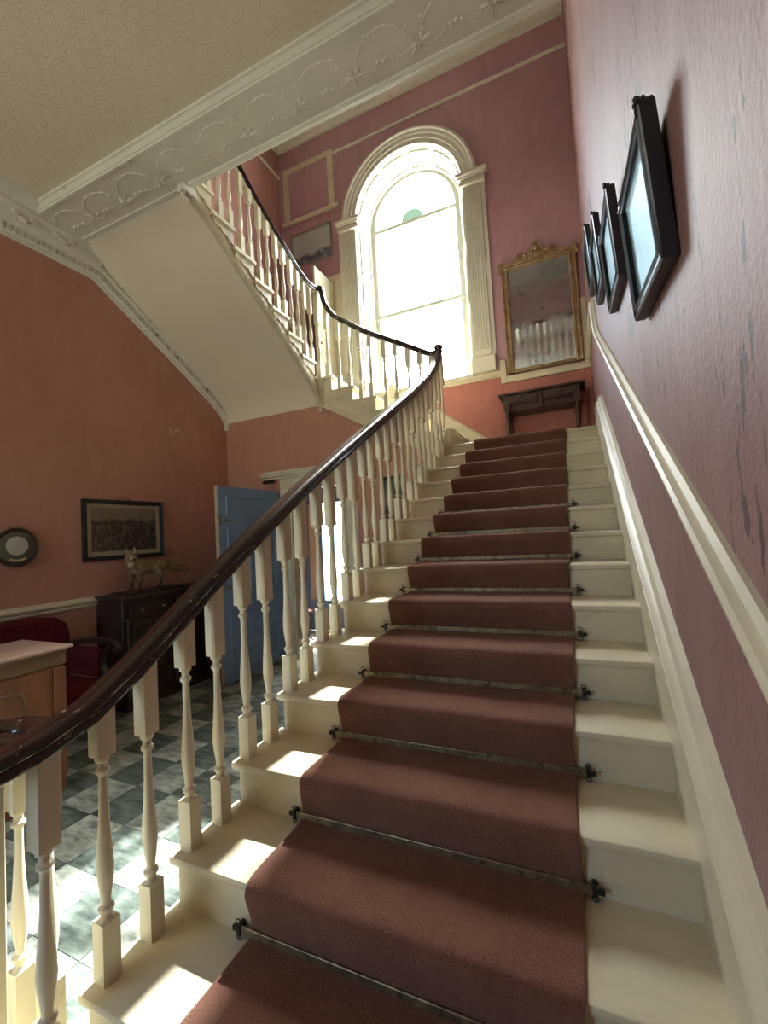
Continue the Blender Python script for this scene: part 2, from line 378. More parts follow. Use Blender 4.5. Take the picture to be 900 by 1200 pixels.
# ------------------------------------------------------------------ beam with the vine frieze
bm_ = struct(G().box(XWL+.1, XW, YA+.02, YO-.03, ZB, FU-.02).build('trim_1', creamw))
G().sweep([(XWL+.1, YA, 0), (XW, YA, 0)], [(-.03, ZB-.006), (-.006, ZB-.006), (-.004, ZB+.012), (.004, ZB+.014), (.006, ZC-.02), (.024, ZC-.016), (.028, ZC+.004), (-.03, ZC+.004)]).build('ceiling_moulding', creamw, bm_)
b = G()
for yy, z0, hh, dd in ((YO-.035, ZB-.02, .09, .035), (YO, ZB-.005, .12, .03), (YO+.03, ZB+.03, .07, .025)):
    b.box(XI-.08, XW, yy, yy+dd, z0, z0+hh)
b.build('edge_fillet', creamw, bm_, bev=.005)
G().box(-3.065, -3.035, YA+.02, YO-.03, ZB-.006, ZB).build('joint_fillet', creamw, bm_)
G().box(XWL+.1, XI-.09, YO-.03, YO+.03, ZB-.012, ZB+.01).build('joint_fillet', creamw, bm_)
def vine(seed):
    rd = random.Random(seed); b = G(); y0 = YA+.09; yc = (YA+YO)/2
    st = smooth_path([(0, yc+.08, ZB), (.08, yc-.06, ZB), (.2, yc-.12, ZB), (.33, yc-.10, ZB), (.44, yc+.02, ZB), (.46, yc+.06, ZB)], 6)
    b.tube(st, .005, 6)
    b.tube(smooth_path([(0, yc+.08, ZB), (.1, yc+.10, ZB), (.2, yc+.05, ZB), (.3, yc+.09, ZB), (.46, yc+.06, ZB)], 5), .004, 6)
    for k in range(8):                       # star of pointed leaves
        a = 2*PI*k/8+rd.uniform(-.2, .2); L = rd.uniform(.05, .10)
        p0 = Vector((.45, yc+.06, ZB)); d = Vector((math.cos(a), math.sin(a), 0)); e = Vector((-d.y, d.x, 0))
        b.add([p0, p0+d*L*.45+e*.012, p0+d*L, p0+d*L*.45-e*.012, p0+d*L*.45-Vector((0, 0, .014))], [(0, 1, 4), (1, 2, 4), (2, 3, 4), (3, 0, 4), (0, 3, 2, 1)])
    for k in range(4):                       # berries
        b.ball((.17+.035*k, yc+.05+.012*(k % 2), ZB-.004), .013, seg=7, rings=5)
    for k in range(7):                       # small leaves on the stem
        q = st[3+k*3]; a = rd.uniform(0, 6); d = Vector((math.cos(a), math.sin(a), 0)); e = Vector((-d.y, d.x, 0)); L = .045
        b.add([q, q+d*L*.5+e*.012, q+d*L, q+d*L*.5-e*.012, q+d*L*.5-Vector((0, 0, .011))], [(0, 1, 4), (1, 2, 4), (2, 3, 4), (3, 0, 4), (0, 3, 2, 1)])
    return b.mesh('vine_relief', creamw)
vm = [vine(1), vine(2)]
for k in range(7):
    o = inst(vm[k % 2], 'vine_relief', bm_, (-2.98+.455*k, 0, 0)); 
for k in range(3): inst(vm[k % 2], 'vine_relief', bm_, (-4.34+.43*k, 0, 0))

# ------------------------------------------------------------------ cornices, rails, skirtings
def mould(path, sec, side, name, m=creamw, kind=True, parent=None):
    o = G().sweep(path, sec, side=side).build(name, m, parent, smooth=30)
    if parent is None: struct(o)
    return o
# left wall: low dentil moulding that runs on down the slope of the upper flight, then curls to the landing wall
lowp = [(XWL, YF, 4.35), (XWL, 1.72, 4.35)]+[tuple(q) for q in smooth_path([(XWL, 1.78, 4.34), (XWL, 2.15, 4.12), (XWL, 2.70, 3.80), (XWL, 3.15, 3.52), (XWL, 3.40, 3.36), (XWL, 3.53, 3.22), (XWL, 3.56, 3.10)], 4)]
t2 = mould([Vector(q) for q in lowp], [(0, 0), (.02, 0), (.03, .015), (.03, .03), (.05, .04), (.05, .085), (.075, .10), (.085, .125), (.06, .19), (.0, .19)], (1, 0, 0), 'trim_2')
b = G(); y = -1.5
pts = [Vector(q) for q in lowp]
acc = 0
for a, c in zip(pts, pts[1:]):
    L = (c-a).length; t = (c-a).normalized(); nn = Vector((1, 0, 0)).cross(t)
    s0 = max(0, -1.5-a.y) if t.y > .99 else 0
    k = s0
    while k < L:
        q = a+t*k
        vs = [q+t*i+nn*j+Vector((x, 0, 0)) for x in (.045, .070) for j in (.044, .088) for i in (0, .026)]
        b.add(vs, [(0, 2, 3, 1), (4, 5, 7, 6), (0, 1, 5, 4), (2, 6, 7, 3), (0, 4, 6, 2), (1, 3, 7, 5)]); k += .052
struct(b.build('dentils', creamw, t2, smooth=0), 'stuff')
# large hall cornice above it
t3 = mould([Vector((XWL, YF, 4.47)), Vector((XWL, 1.80, 4.47))], [(0, 0), (.085, 0), (.10, .02), (.11, .06), (.12, .10), (.16, .12), (.16, .15), (.19, .17), (.22, .20), (.24, .232), (0, .232)], (1, 0, 0), 'trim_3')
for k in range(9):                           # leaf ornaments in its hollow
    y = -1.2+k*.33; b = G()
    b.ball((XWL+.105, y, 4.525), .022, .05, .028, 8, 6); b.ball((XWL+.115, y+.07, 4.55), .02, .035, .02, 8, 6); b.ball((XWL+.115, y-.07, 4.55), .02, .035, .02, 8, 6)
    b.build('leaf_ornament', creamw, t3)
# stairwell cornice (stepped), picture rails
def steps(): return [(0, 0), (.04, 0), (.05, .06), (.10, .08), (.11, .16), (.19, .18), (.20, .26), (.28, .28), (.30, .36), (.38, .40), (0, .40)]
mould([Vector((XWL, YU, ZT-.40)), Vector((XWL, YB, ZT-.40))], steps(), (1, 0, 0), 'trim_4')
mould([Vector((XW, YB, ZT-.40)), Vector((XWL, YB, ZT-.40))][::-1], steps(), (0, -1, 0), 'trim_5')
rail = [(0, 0), (.02, 0), (.028, .02), (.02, .045), (0, .05)]
mould([Vector((XWL, YU, 7.90)), Vector((XWL, YB, 7.90))], rail, (1, 0, 0), 'trim_6')
mould([Vector((XW, YB, 7.90)), Vector((-3.33, YB, 7.90))][::-1], rail, (0, -1, 0), 'trim_7')
dado = [(0, 0), (.014, .0), (.026, .010), (.026, .022), (.014, .026), (.014, .034), (.036, .042), (.046, .052), (.048, .064), (.040, .074), (.026, .078), (.026, .086), (.012, .095), (.0, .095)]
mould([Vector((XWL, YF, .99)), Vector((XWL, YL, .99))], dado, (1, 0, 0), 'trim_8', cream)
# right wall: dado rail up the stair, swan neck to the landing, skirting above the steps
NL = lambda y: .552*y+.495
dp = [(XW, -2.2, NL(-1.1)+.86), (XW, -1.2, NL(-1.1)+.86)]+[(XW, y, NL(y)+.875) for y in (-1.0, 0, 1.2, 2.4, 3.0)]+[(XW, 3.30, NL(3.3)+.90), (XW, 3.44, 3.42), (XW, 3.52, 3.57), (XW, 3.66, 3.61), (XW, YB, 3.61)]
mould([Vector(q) for q in dp][::-1], dado, (-1, 0, 0), 'trim_9', cream)
sk = [(0, -.42), (.052, -.42), (.052, .165), (.040, .170), (.040, .185), (.052, .190), (.054, .205), (.040, .22), (.026, .226), (.034, .245), (.022, .262), (0, .27)]
mould([Vector((XW, y, z)) for y, z in ((YL+.25, L1+.0), (YL+.02, L1+.0), (3.42, NL(3.42)+.02), (0, NL(0)), (-.75, NL(-.75)))], sk, (-1, 0, 0), 'baseboard_right', cream)
mould([Vector((XW, YB, L1)), Vector((XW, YL+.2, L1))], [(0, 0), (.03, 0), (.03, .17), (.0, .2)], (-1, 0, 0), 'baseboard_landing', cream)
mould([Vector((XW, YB, L1)), Vector((-1.2, YB, L1))][::-1], [(0, 0), (.03, 0), (.03, .17), (.0, .2)], (0, -1, 0), 'baseboard_back', cream)
mould([Vector((-1.15, YB, L1+.02)), Vector((-2.67, YB, L2+.1))][::-1], [(0, -.2), (.03, -.2), (.03, .24), (.0, .28)], (0, -1, 0), 'baseboard_flight', cream)
# dado moulding on the window wall: level under the window, stepping down round the mirror
mould([Vector((-.80, YB, 3.625)), Vector((-3.2, YB, 3.625))][::-1], dado, (0, -1, 0), 'trim_10', cream)
b = G(); b.box(-.86, -.78, YB-.035, YB, 3.52, 3.85); b.box(-.78, XW, YB-.035, YB, 3.52, 3.61); b.box(.20, XW, YB-.035, YB, 3.611, 4.45)
struct(b.build('trim_11', cream, bev=.006))
# baseboards in the hall
mould([Vector((XWL, YF, 0)), Vector((XWL, YL, 0))], [(0, 0), (.03, 0), (.03, .2), (.0, .23)], (1, 0, 0), 'baseboard_left', cream)
# empty panel moulding over the picture
pf = root('trim_12')
for nm, a in (('stile', (-4.34, -4.23, 7.04, 7.90)), ('stile', (-3.44, -3.33, 7.04, 7.90)), ('top_rail', (-4.34, -3.33, 7.90, 8.0))):
    G().box(a[0], a[1], YB-.03, YB, a[2], a[3]).build(nm, cream, pf, bev=.008)
G().box(-4.38, -3.25, YB-.05, YB, 6.98, 7.04).build('bottom_rail', cream, pf, bev=.008)

# ------------------------------------------------------------------ window
win = root('window_1')
def arch_sweep(rad, sec, y, z0, name, m=creamw, n=20, parent=win, bx=None):
    pts = [Vector((WC-rad*math.cos(PI*k/n), y, WS+rad*math.sin(PI*k/n))) for k in range(n+1)]
    if z0 is not None: pts = [Vector((WC-rad, y, z0))]+pts+[Vector((WC+rad, y, z0))]
    return G().sweep(pts, sec, side=(0, -1, 0)).build(name, m, parent, smooth=30)
arch_sweep(WR, [(0, 0), (.035, 0), (.04, .06), (.055, .07), (.055, .12), (.07, .13), (.075, .17), (.095, .185), (.085, .22), (0, .22)], YB, None, 'archivolt', creamw)
for s in (-1, 1):
    x0, x1 = sorted((WC+s*WR, WC+s*(WR+.26))); xo = WC+s*(WR+.32)
    G().box(min(x0, xo), max(x1, xo) if s > 0 else x1, YB-.03, YB, 3.95, WS-.13).build('pilaster_backing', creamw, win)
    b = G(); b.box(x0, x1, YB-.055, YB, 3.95, WS-.12)
    for k in range(6):
        fx = x0+.022+k*.0365; b.box(fx, fx+.017, YB-.068, YB-.05, 4.05, WS-.16)
    b.build('pilaster', creamw, win)
    G().box(x0-.03, x1+.05, YB-.085, YB, WZ0, 3.95).build('pilaster_base', creamw, win, bev=.01)
    b = G()
    for z, d in ((WS-.14, .02), (WS-.10, .0), (WS-.05, .03), (WS-.02, .055)): b.box(x0-.02-d, x1+.05+d, YB-.08-d, YB, z, z+.05)
    b.build('capital', creamw, win, bev=.006)
# splayed reveal and soffit, Y 5.10 -> 5.42
YG = 5.42; RI = .745
n = 24; out = [(WC-WR, WZ0)]+[(WC-WR*math.cos(PI*k/n), WS+WR*math.sin(PI*k/n)) for k in range(n+1)]+[(WC+WR, WZ0)]
inn = [(WC-RI, WZ0)]+[(WC-RI*math.cos(PI*k/n), WS-.04+RI*math.sin(PI*k/n)) for k in range(n+1)]+[(WC+RI, WZ0)]
vs = [(x, YB, z) for x, z in out]+[(x, YG, z) for x, z in inn]; L = len(out)
G().add(vs, [(i, i+1, L+i+1, L+i) for i in range(L-1)]+[(0, L, 2*L-1, L-1)]).build('reveal', creamw, win, smooth=30)
def rev(t, u):      # t in [0,1] along the jamb/arch list, u depth
    f = t*(L-1); i = min(int(f), L-2); f -= i
    q = lambda a: (a[i][0]*(1-f)+a[i+1][0]*f, a[i][1]*(1-f)+a[i+1][1]*f)
    a, c = q(out), q(inn); return Vector((a[0]*(1-u)+c[0]*u, YB*(1-u)+YG*u, a[1]*(1-u)+c[1]*u))
ctr = Vector((WC, 5.2, WS))
def rpanel(ta, tb):
    b = G()
    fr = [rev(ta+(tb-ta)*k/5, .2) for k in range(6)]+[rev(tb+(ta-tb)*k/5, .8) for k in range(6)]
    def inw(q): d = Vector((WC-q.x, 0, min(0, WS-q.z))); return q+d.normalized()*.006
    b.tube([inw(q) for q in fr], .008, 5, closed=True); b.build('reveal_panel', creamw, win)
for k in range(6):
    t0 = (1+n*k/6+.5)/(L-1); t1 = (1+n*(k+1)/6-.5)/(L-1); rpanel(t0, t1)
for s in (0, 1):
    for za, zb in ((.05, .33), (.38, .66), (.71, .96)):
        a, c = za/(L-1), zb/(L-1); rpanel(*((a, c) if s == 0 else (1-c, 1-a)))
G().box(WX0, WX1, YB-.03, YG+.02, WZ0-.04, WZ0+.02).build('window_board', cream, win, bev=.006)
arch_sweep(RI, [(0, 0), (.05, 0), (.05, -.06), (.02, -.075), (0, -.075)], YG+.04, WZ0, 'sash_frame', creamw)
b = G(); b.box(WC-RI, WC+RI, YG+.0, YG+.05, WS-.08, WS-.02); b.build('transom', creamw, win, bev=.006)
b = G(); b.box(WC-RI, WC+RI, YG-.02, YG+.05, 5.06, 5.12); b.build('meeting_rail', creamw, win, bev=.006)
G().box(WC-RI, WC+RI, YG, YG+.05, WZ0, WZ0+.09).build('bottom_rail', creamw, win, bev=.006)
G().box(-2.42, -2.412, YG+.02, YG+.035, 4.45, 5.95).build('glazing_bar', iron, win)
G().box(WC-RI, -2.412, YG+.02, YG+.035, 5.62, 5.628).build('glazing_bar', iron, win)
G().box(WC-RI+.02, WC+RI-.02, YG+.03, YG+.034, WZ0+.05, 5.07).build('pane', glass, win, smooth=0)
G().box(WC-RI+.02, WC+RI-.02, YG+.03, YG+.034, 5.11, WS-.06).build('pane', glass, win, smooth=0)
G().prism([(WC-(RI-.03)*math.cos(PI*k/20), WS-.03+(RI-.03)*math.sin(PI*k/20)) for k in range(21)], 'y', YG+.03, YG+.034).build('pane', glass, win, smooth=0)
G().prism([(WC-.04-.19*math.cos(PI*k/14), WS-.02+.19*math.sin(PI*k/14)) for k in range(15)], 'y', YG+.036, YG+.045).build('fan_light_vent', frost, win, smooth=0)

# ------------------------------------------------------------------ staircase
st = thing('staircase', 'cream painted staircase with mahogany handrail and turned balusters climbing round the hall', 'staircase', (-.57, YN(1), 0))
def tread_mesh(x0, x1, d, name='tread'):
    """step board with a rounded nosing; nosing at y=0, top at z=0"""
    prof = [(.003, -.026), (0, -.018), (0, -.009), (.003, -.003), (.009, 0), (d, 0), (d, -.036), (.016, -.036), (.015, -.030)]
    return G().prism(prof, 'x', x0, x1)
def place(b, name, m, loc, parent=st, rot=0, smooth=35):
    me = b.mesh(name, m, smooth=smooth); return inst(me, name, parent, loc, rot)
tm = tread_mesh(XL, XS+.01, g+.03).mesh('tread', tread_m); rm = G().box(XL+.03, XS+.01, .013, .045, -r+.0, -.03).mesh('riser', tread_m)
for k in range(1, 16):
    if k == 1:
        b = tread_mesh(XL-.38, XS+.01, g+.03); place(b, 'curtail_step', tread_m, (0, YN(1), r)); place(G().box(XL-.34, XS+.01, .025, .045, -r, -.03), 'riser', tread_m, (0, YN(1), r)); continue
    if k < 15: inst(tm, 'tread', st, (0, YN(k), k*r))
    inst(rm, 'riser', st, (0, YN(k), k*r))
# ends of the steps (returned nosing) and outer string
prof = [(YN(k), k*r) for k in range(2, 16)]
poly = [(YN(1)+.05, 0), (YN(1)+.05, r-.03)]
for k in range(2, 16): poly += [(YN(k)+.04, (k-1)*r-.03), (YN(k)+.04, k*r-.03)]
poly += [(YL+.05, L1-.4), (YN(4), .06), (YN(3), 0)]
G().prism(poly, 'x', XL+.02, XL+.05).build('outer_string', tread_m, st)
G().prism([(YN(1)+.05, 0)]+poly[1:-3]+[(YL+.05, L1-.25), (YN(2)+.2, 0)], 'x', XS, XS+.02).build('wall_string', cream, st)
# landing 1
G().box(XL, XW, YL+.012, YB, L1-.03, L1).build('landing_board', tread_m, st, bev=.004)
G().prism([(YL, L1-.012), (YL+.004, L1-.004), (YL+.014, L1), (YL+.03, L1), (YL+.03, L1-.04), (YL+.004, L1-.034), (YL, L1-.024)], 'x', XL, XS+.01).build('landing_nosing', tread_m, st)
G().box(-3.0, XW, YL+.06, YB, L1-.22, L1-.03).build('landing_underside', soff_m, st)
# middle flight
for k in range(1, 7):
    x = X2[k-1]; z = L1+k*r2; xe = X2[k]-.03 if k < 6 else XWL
    yf = 3.575
    if k < 6:
        G().prism([(x+.004, z-.034), (x+.004+.0, z-.01), (x-.008, z), (xe, z), (xe, z-.034)], 'y', yf, YB).build('tread', tread_m, st)
    G().box(x-.045, x-.025, 3.60, YB, z-r2, z-.03).build('riser', tread_m, st)
    if k < 6:
        b = G(); pl = [(x-.02, z-.034), (xe+.03, z-.034), (xe+.03, z-.10), (xe+.06, z-.125), (x-.14, z-.105), (x-.11, z-.14), (x-.06, z-.15), (x-.03, z-.17), (x-.02, z-.17)]
        b.prism(pl, 'y', 3.562, 3.575); b.build('tread_bracket', tread_m, st)
poly = [(-1.34, L1)]
for k in range(1, 7): x = X2[k-1]-.025; z = L1+k*r2-.034; poly += [(x, max(L1, z-r2)), (x, z)]
poly += [(XI, L2-.034), (XI, 3.18), (-1.34, 3.18+.57*(XI+1.34)*1.0*-1-.0)] if False else [(XI, L2-.034), (XI, 3.19), (-1.34, 2.33)]
G().prism(poly, 'y', 3.575, 3.60).build('outer_string', tread_m, st)
G().sweep([(-1.34, 3.575, 2.345), (XI, 3.575, 3.205)][::-1], [(-.02, -.02), (.02, -.02), (.02, .0), (.005, .03), (-.02, .03)], side=(0, -1, 0)).build('string_moulding', tread_m, st)
G().prism([(-1.3, L1-.25), (-1.3, L1-.03), (XI+.1, L2-.25), (XI, L2-.3), (XI, 3.1)], 'y', 3.62, YB).build('flight_underside', soff_m, st)
# landing 2
G().box(XWL, X2[5], 3.55, YB, L2-.034, L2).build('landing_board', tread_m, st, bev=.004)
G().box(XWL, XI+.15, 3.70, YB, L2-.3, L2-.034).build('landing_underside', soff_m, st)
# upper flight
for k in range(1, 9):
    y = Y3[k-1]; z = L2+k*r3; ye = Y3[k] if k < 8 else YO-.3
    if k < 8:
        G().prism([(y-.004, z-.034), (y, z-.012), (y-.01, z), (ye-.03, z), (ye-.03, z-.034)], 'x', XWL, XI+.035).build('tread', tread_m, st)
    G().box(XWL, XI-.012, y-.045, y-.025, z-r3, z-.03).build('riser', tread_m, st)
    if k < 8:
        pl = [(y-.02, z-.034), (ye-.0, z-.034), (ye-.0, z-.075), (ye+.05, z-.10), (ye+.08, z-.085), (ye+.12, z-.12), (y-.10, z-.115), (y-.075, z-.15), (y-.02, z-.165)]
        G().prism(pl, 'x', XI, XI+.014).build('tread_bracket', tread_m, st)
# soffit and outer string of the upper flight
sp = smooth_path([(0, YO-.02, ZB), (0, 1.80, 4.53), (0, 2.15, 4.30), (0, 2.70, 3.955), (0, 3.10, 3.69), (0, 3.36, 3.50), (0, 3.50, 3.36), (0, YL, 3.20)], 5)
low = [(q.y, q.z) for q in sp]
G().prism(low+[(YL, 3.28), (3.45, 3.50), (3.1, 3.78), (1.8, 4.62), (YO-.02, 4.70)], 'x', XWL, XI-.025).build('soffit', soff_m, st, smooth=30)
G().prism([(y, z-.085) for y, z in low[2:]]+[(YL, 3.13), (YL, L2)]+[q for k in range(1, 9) for q in ((Y3[k-1]-.025, L2+(k-1)*r3-.03), (Y3[k-1]-.025, L2+k*r3-.03))]+[(YO-.03, FU-.03), (YO-.03, ZB-.05)], 'x', XI-.03, XI).build('outer_string', tread_m, st)
for u, v, wd in ((0, -.085, .03), (0.0, -.045, .018)):
    G().sweep([(XI, y, z+v) for y, z in low[1:]], [(-.01, -.012), (wd, -.012), (wd+.006, .006), (wd-.01, .018), (-.01, .022)], side=(1, 0, 0)).build('string_moulding', tread_m, st)
# pendant under the landing newel, scroll under the beam
G().lathe([(.0, -.07), (.022, -.06), (.03, -.035), (.022, -.012), (.016, 0), (.036, .012), (.036, .03), (.03, .04), (.03, .08)], (XI+.01, 3.57, 3.16), 14).build('pendant', tread_m, st)
b = G(); b.box(XI-.045, XI+.055, 3.53, 3.61, 3.20, L2+.02); b.build('newel_drop', tread_m, st, bev=.004)
b = G()
for k in range(16): pass
sc_pts = [(XI+.0, YO+.03-.055+.055*math.cos(a)*(1-a/9), ZB-.10+.06*math.sin(a)*(1-a/9)) for a in [k*.45 for k in range(16)]]
b.tube(sc_pts, .018, 7); b.box(XI-.06, XI+.03, YO-.06, YO+.06, ZB-.07, ZB-.005)
b.build('scroll_end', creamw, st)

# balusters
def baluster(h, s=.025, hb=.165, ht=.60, name='baluster'):
    b = G(); b.box(-s, s, -s, s, 0, hb)
    t = ht
    prof = [(s*.92, hb), (s*.55, hb+.008), (s*.62, hb+.018), (s*.86, hb+.026), (s*.86, hb+.034), (s*.52, hb+.042), (s*.56, hb+.06), (s*.84, hb+.11), (s*.92, hb+.14), (s*.84, hb+.18),
            (s*.62, hb+.25), (s*.50, hb+.31), (s*.46, t-.062), (s*.50, t-.056), (s*.76, t-.048), (s*.76, t-.04), (s*.50, t-.033), (s*.52, t-.02), (s*.80, t-.013), (s*.80, t-.006), (s*.92, t)]
    b.lathe(prof, (0, 0, 0), 14); b.box(-s, s, -s, s, t, h)
    return b.mesh(name, cream, smooth=40)
RT = [(-.60, 1.02), (-.48, 1.035), (-.39, 1.055), (-.28, 1.09), (-.15, 1.165), (0, 1.265), (.2, 1.405), (.46, 1.575), (.8, 1.785), (1.27, 2.055), (1.97, 2.44), (2.6, 2.79), (3.12, 3.10), (3.4, 3.30), (3.54, 3.45)]
XR = -1.315
cache = {}
def put_bal(x, y, z0, ztop, ht=.60, s=.025, rot=0):
    h = round((ztop-z0)*100)/100; key = (h, ht, s)
    if key not in cache: cache[key] = baluster(h, s, ht=min(ht, h-.04))
    return inst(cache[key], 'baluster', st, (x, y, z0), rot)
for k in range(2, 15):
    for j, dy in enumerate((.062, .205)):
        y = YN(k)+dy; put_bal(XR, y, k*r, interp(RT, y)-.012, .62, rot=random.uniform(-.06, .06))
# balusters round the volute on the curtail step
for x, y, s in ((-1.325, -.385, .0265), (-1.47, -.30, .025), (-1.60, -.31, .025), (-1.66, -.42, .025), (-1.58, -.53, .025), (-1.44, -.54, .025)):
    put_bal(x, y, r, 1.02, .62, s)
G().box(-1.535, -1.495, -.43, -.39, r, 1.02).build('volute_newel', cream, st, bev=.003)
def newel(x, y, z0, z1, s=.028):
    o = put_bal(x, y, z0, z1, .70, s); o.name = 'newel_post'; return o
newel(-1.30, 3.585, L1-.02, 3.50, .030)
# middle flight: two to each tread
R2 = [(-2.80, 4.52), (-2.72, 4.42), (-2.61, 4.29), (-2.48, 4.19), (-2.21, 4.00), (-1.926, 3.83), (-1.60, 3.64), (-1.43, 3.545), (-1.30, 3.54)]
for k in range(1, 6):
    for dx in ((-.06, -.20) if k < 5 else (-.06, -.20)):
        x = X2[k-1]+dx
        if x > -1.36: continue
        put_bal(x, 3.60, L1+k*r2, interp(R2, x)-.01, .62)
put_bal(-2.745, 3.60, L2, 4.44, .62)
o = newel(XI+.01, 3.585, L2, 4.70, .033)
R3 = [(1.3, 5.82), (1.62, 5.70), (2.25, 5.262), (2.52, 5.085), (2.91, 4.875), (3.18, 4.745), (3.35, 4.672), (3.56, 4.69)]
for k in range(1, 8):
    for dy in (-.055, -.185):
        y = Y3[k-1]+dy-.0
        put_bal(XI+.005, y, L2+k*r3, interp(R3, y)-.05, .60)
newel(XI+.01, 1.52, FU, 5.84, .030)
xx = XI+.15
while xx < XW-.05: put_bal(xx, 1.52, FU, 5.80, .62); xx += .137
# handrail, one continuous sweep
sec = [(-.022, -.038), (.022, -.038), (.034, -.032), (.037, -.022), (.033, -.014), (.030, -.008), (.038, -.002), (.043, .010), (.039, .023), (.026, .033), (.012, .031), (.0, .035), (-.012, .031), (-.026, .033), (-.039, .023), (-.043, .010), (-.038, -.002), (-.030, -.008), (-.033, -.014), (-.037, -.022), (-.034, -.032)]
vol = []
for k in range(22):
    a = -PI*2.6+k*PI*2.6/21; rr_ = .165*(.42+.58*(k/21)); vol.append((XR-.165+rr_*math.cos(a), -.42+rr_*math.sin(a)*1.0, 1.018+.012*(k/21)))
p1 = vol[:-1]+[(XR, y, interp(RT, y)) for y in (-.42, -.39, -.33, -.28, -.21, -.15, -.07, 0, .1, .2, .33, .46, .63, .8, 1.03, 1.27, 1.6, 1.97, 2.3, 2.6, 2.86, 3.12, 3.3, 3.4, 3.48, 3.54)]
p1 += [(XR, 3.575, 3.50), (XR+.008, 3.59, 3.56)]
hr = G().sweep([Vector(q) for q in p1], sec).build('handrail', wood_rail, st, smooth=50)
G().lathe([(.0, -.04), (.065, -.035), (.078, -.01), (.07, .02), (.03, .038), (0, .042)], (XR-.165, -.42, 1.018), 20).build('volute_cap', wood_rail, st)
G().lathe([(.0, -.03), (.04, -.028), (.05, 0), (.044, .022), (0, .034)], (XR+.008, 3.59, 3.585), 16).build('newel_cap', wood_rail, st)
p2 = smooth_path([(XR, 3.592, 3.55), (-1.36, 3.60, 3.535), (-1.43, 3.60, 3.55), (-1.60, 3.60, 3.65), (-1.926, 3.60, 3.835), (-2.21, 3.60, 4.0), (-2.48, 3.60, 4.19), (-2.61, 3.60, 4.285), (-2.70, 3.60, 4.40), (-2.755, 3.60, 4.52), (-2.785, 3.60, 4.66), (-2.80, 3.60, 4.70), (-2.87, 3.585, 4.705)], 3)
G().sweep(p2[::-1], [(u*.8, v*.85) for u, v in sec], side=(0, -1, 0)).build('handrail', wood_rail, st, smooth=50)
p3 = smooth_path([(XI+.012, 3.59, 4.70), (XI+.012, 3.50, 4.675), (XI+.012, 3.35, 4.67), (XI, 3.18, 4.745), (XI, 2.91, 4.88), (XI, 2.52, 5.085), (XI, 2.25, 5.262), (XI, 1.62, 5.70), (XI, 1.52, 5.80)], 3)
G().sweep(p3, [(u*1.0, v*.9) for u, v in sec]).build('handrail', wood_rail, st, smooth=50)
G().sweep([q-Vector((0, 0, .040)) for q in p3], [(-.022, -.006), (.022, -.006), (.022, .016), (-.022, .016)]).build('rail_fillet', cream, st)
G().sweep([Vector((XI, 1.52, 5.82)), Vector((XW, 1.52, 5.82))], sec).build('handrail', wood_rail, st, smooth=50)

# ------------------------------------------------------------------ carpet runner and rods
CX0, CX1 = -1.01, -.065
path = [(YN(1)-.0, 0.0)]
path = []
for k in range(1, 16):
    yr, zk, zp = YN(k)+.013, k*r, (k-1)*r
    path += [(yr-.004, zp+.012), (yr-.008, zp+.05), (yr-.018, zk-.06), (YN(k)-.014, zk-.03), (YN(k)-.016, zk-.014), (YN(k)-.008, zk+.004), (YN(k)+.010, zk+.011), (YN(k)+.06, zk+.010), (YN(k)+.16, zk+.009), (YN(k)+.26, zk+.008)]
path = path[:-1]+[(YL+.6, L1+.009), (4.62, L1+.009)]
b = G(); nx = 14; rd = random.Random(3); rows = []
for i, (y, z) in enumerate(path):
    e0 = CX0+.006*math.sin(i*.37)+rd.uniform(-.002, .002)+(.03 if y > 3.3 else 0); e1 = CX1+.006*math.sin(i*.23+1)+rd.uniform(-.002, .002)
    for j in range(nx+1):
        t = j/nx; b.v.append(Vector((e0+(e1-e0)*t, y+.002*math.sin(j*1.3+i), z+.0015*math.sin(j*.9+i*.7))))
for i in range(len(path)-1):
    for j in range(nx): b.f.append((i*(nx+1)+j, i*(nx+1)+j+1, (i+1)*(nx+1)+j+1, (i+1)*(nx+1)+j))
cp = b.build('stair_carpet', carpet_m, smooth=0, at=(-.54, YN(1), 0))
for p_ in cp.data.polygons: p_.use_smooth = True
so = cp.modifiers.new('thick', 'SOLIDIFY'); so.thickness = .010; so.offset = 1
sb = cp.modifiers.new('sub', 'SUBSURF'); sb.levels = 1; sb.render_levels = 2
tag(cp, 'worn reddish-brown carpet runner laid down the middle of the cream stairs', 'carpet')
ordn = ['lowest', 'second lowest', 'third from the bottom', 'fourth from the bottom', 'fifth from the bottom', 'fifth from the top', 'fourth from the top', 'third from the top', 'second from the top', 'topmost']
for i, k in enumerate(range(2, 12)):
    z = (k-1)*r+.030; y = YN(k)-.004; x0, x1 = CX0-.03, CX1+.03
    t = thing('stair_rod', 'flat tarnished stair rod clamping the carpet runner, %s of the rods' % ordn[i], 'stair rod', (-.54, y, z), 'stair rods across the carpet runner')
    G().box(x0-.01, x1+.01, y-.007, y, z-.013, z+.013).build('rod', brass, t, bev=.003)
    for s, x in ((-1, x0), (1, x1)):
        b = G(); b.box(x-.006, x+.006, y-.012, y+.016, z-.015, z+.015); b.box(x+s*.006, x+s*.026, y-.008, y+.001, z-.007, z+.007)
        b.tube([(x, y-.008+.010*math.sin(a)*0, z+.024+.010*math.sin(a)) if False else (x+.009*math.cos(a), y-.008, z+.024+.009*math.sin(a)) for a in [q*PI/5 for q in range(10)]], .002, 5, closed=True)
        b.tube([(x+.008*math.cos(a), y-.008, z-.018+.008*math.sin(a)) for a in [q*PI/5 for q in range(10)]], .002, 5, closed=True)
        b.build('bracket', iron, t)

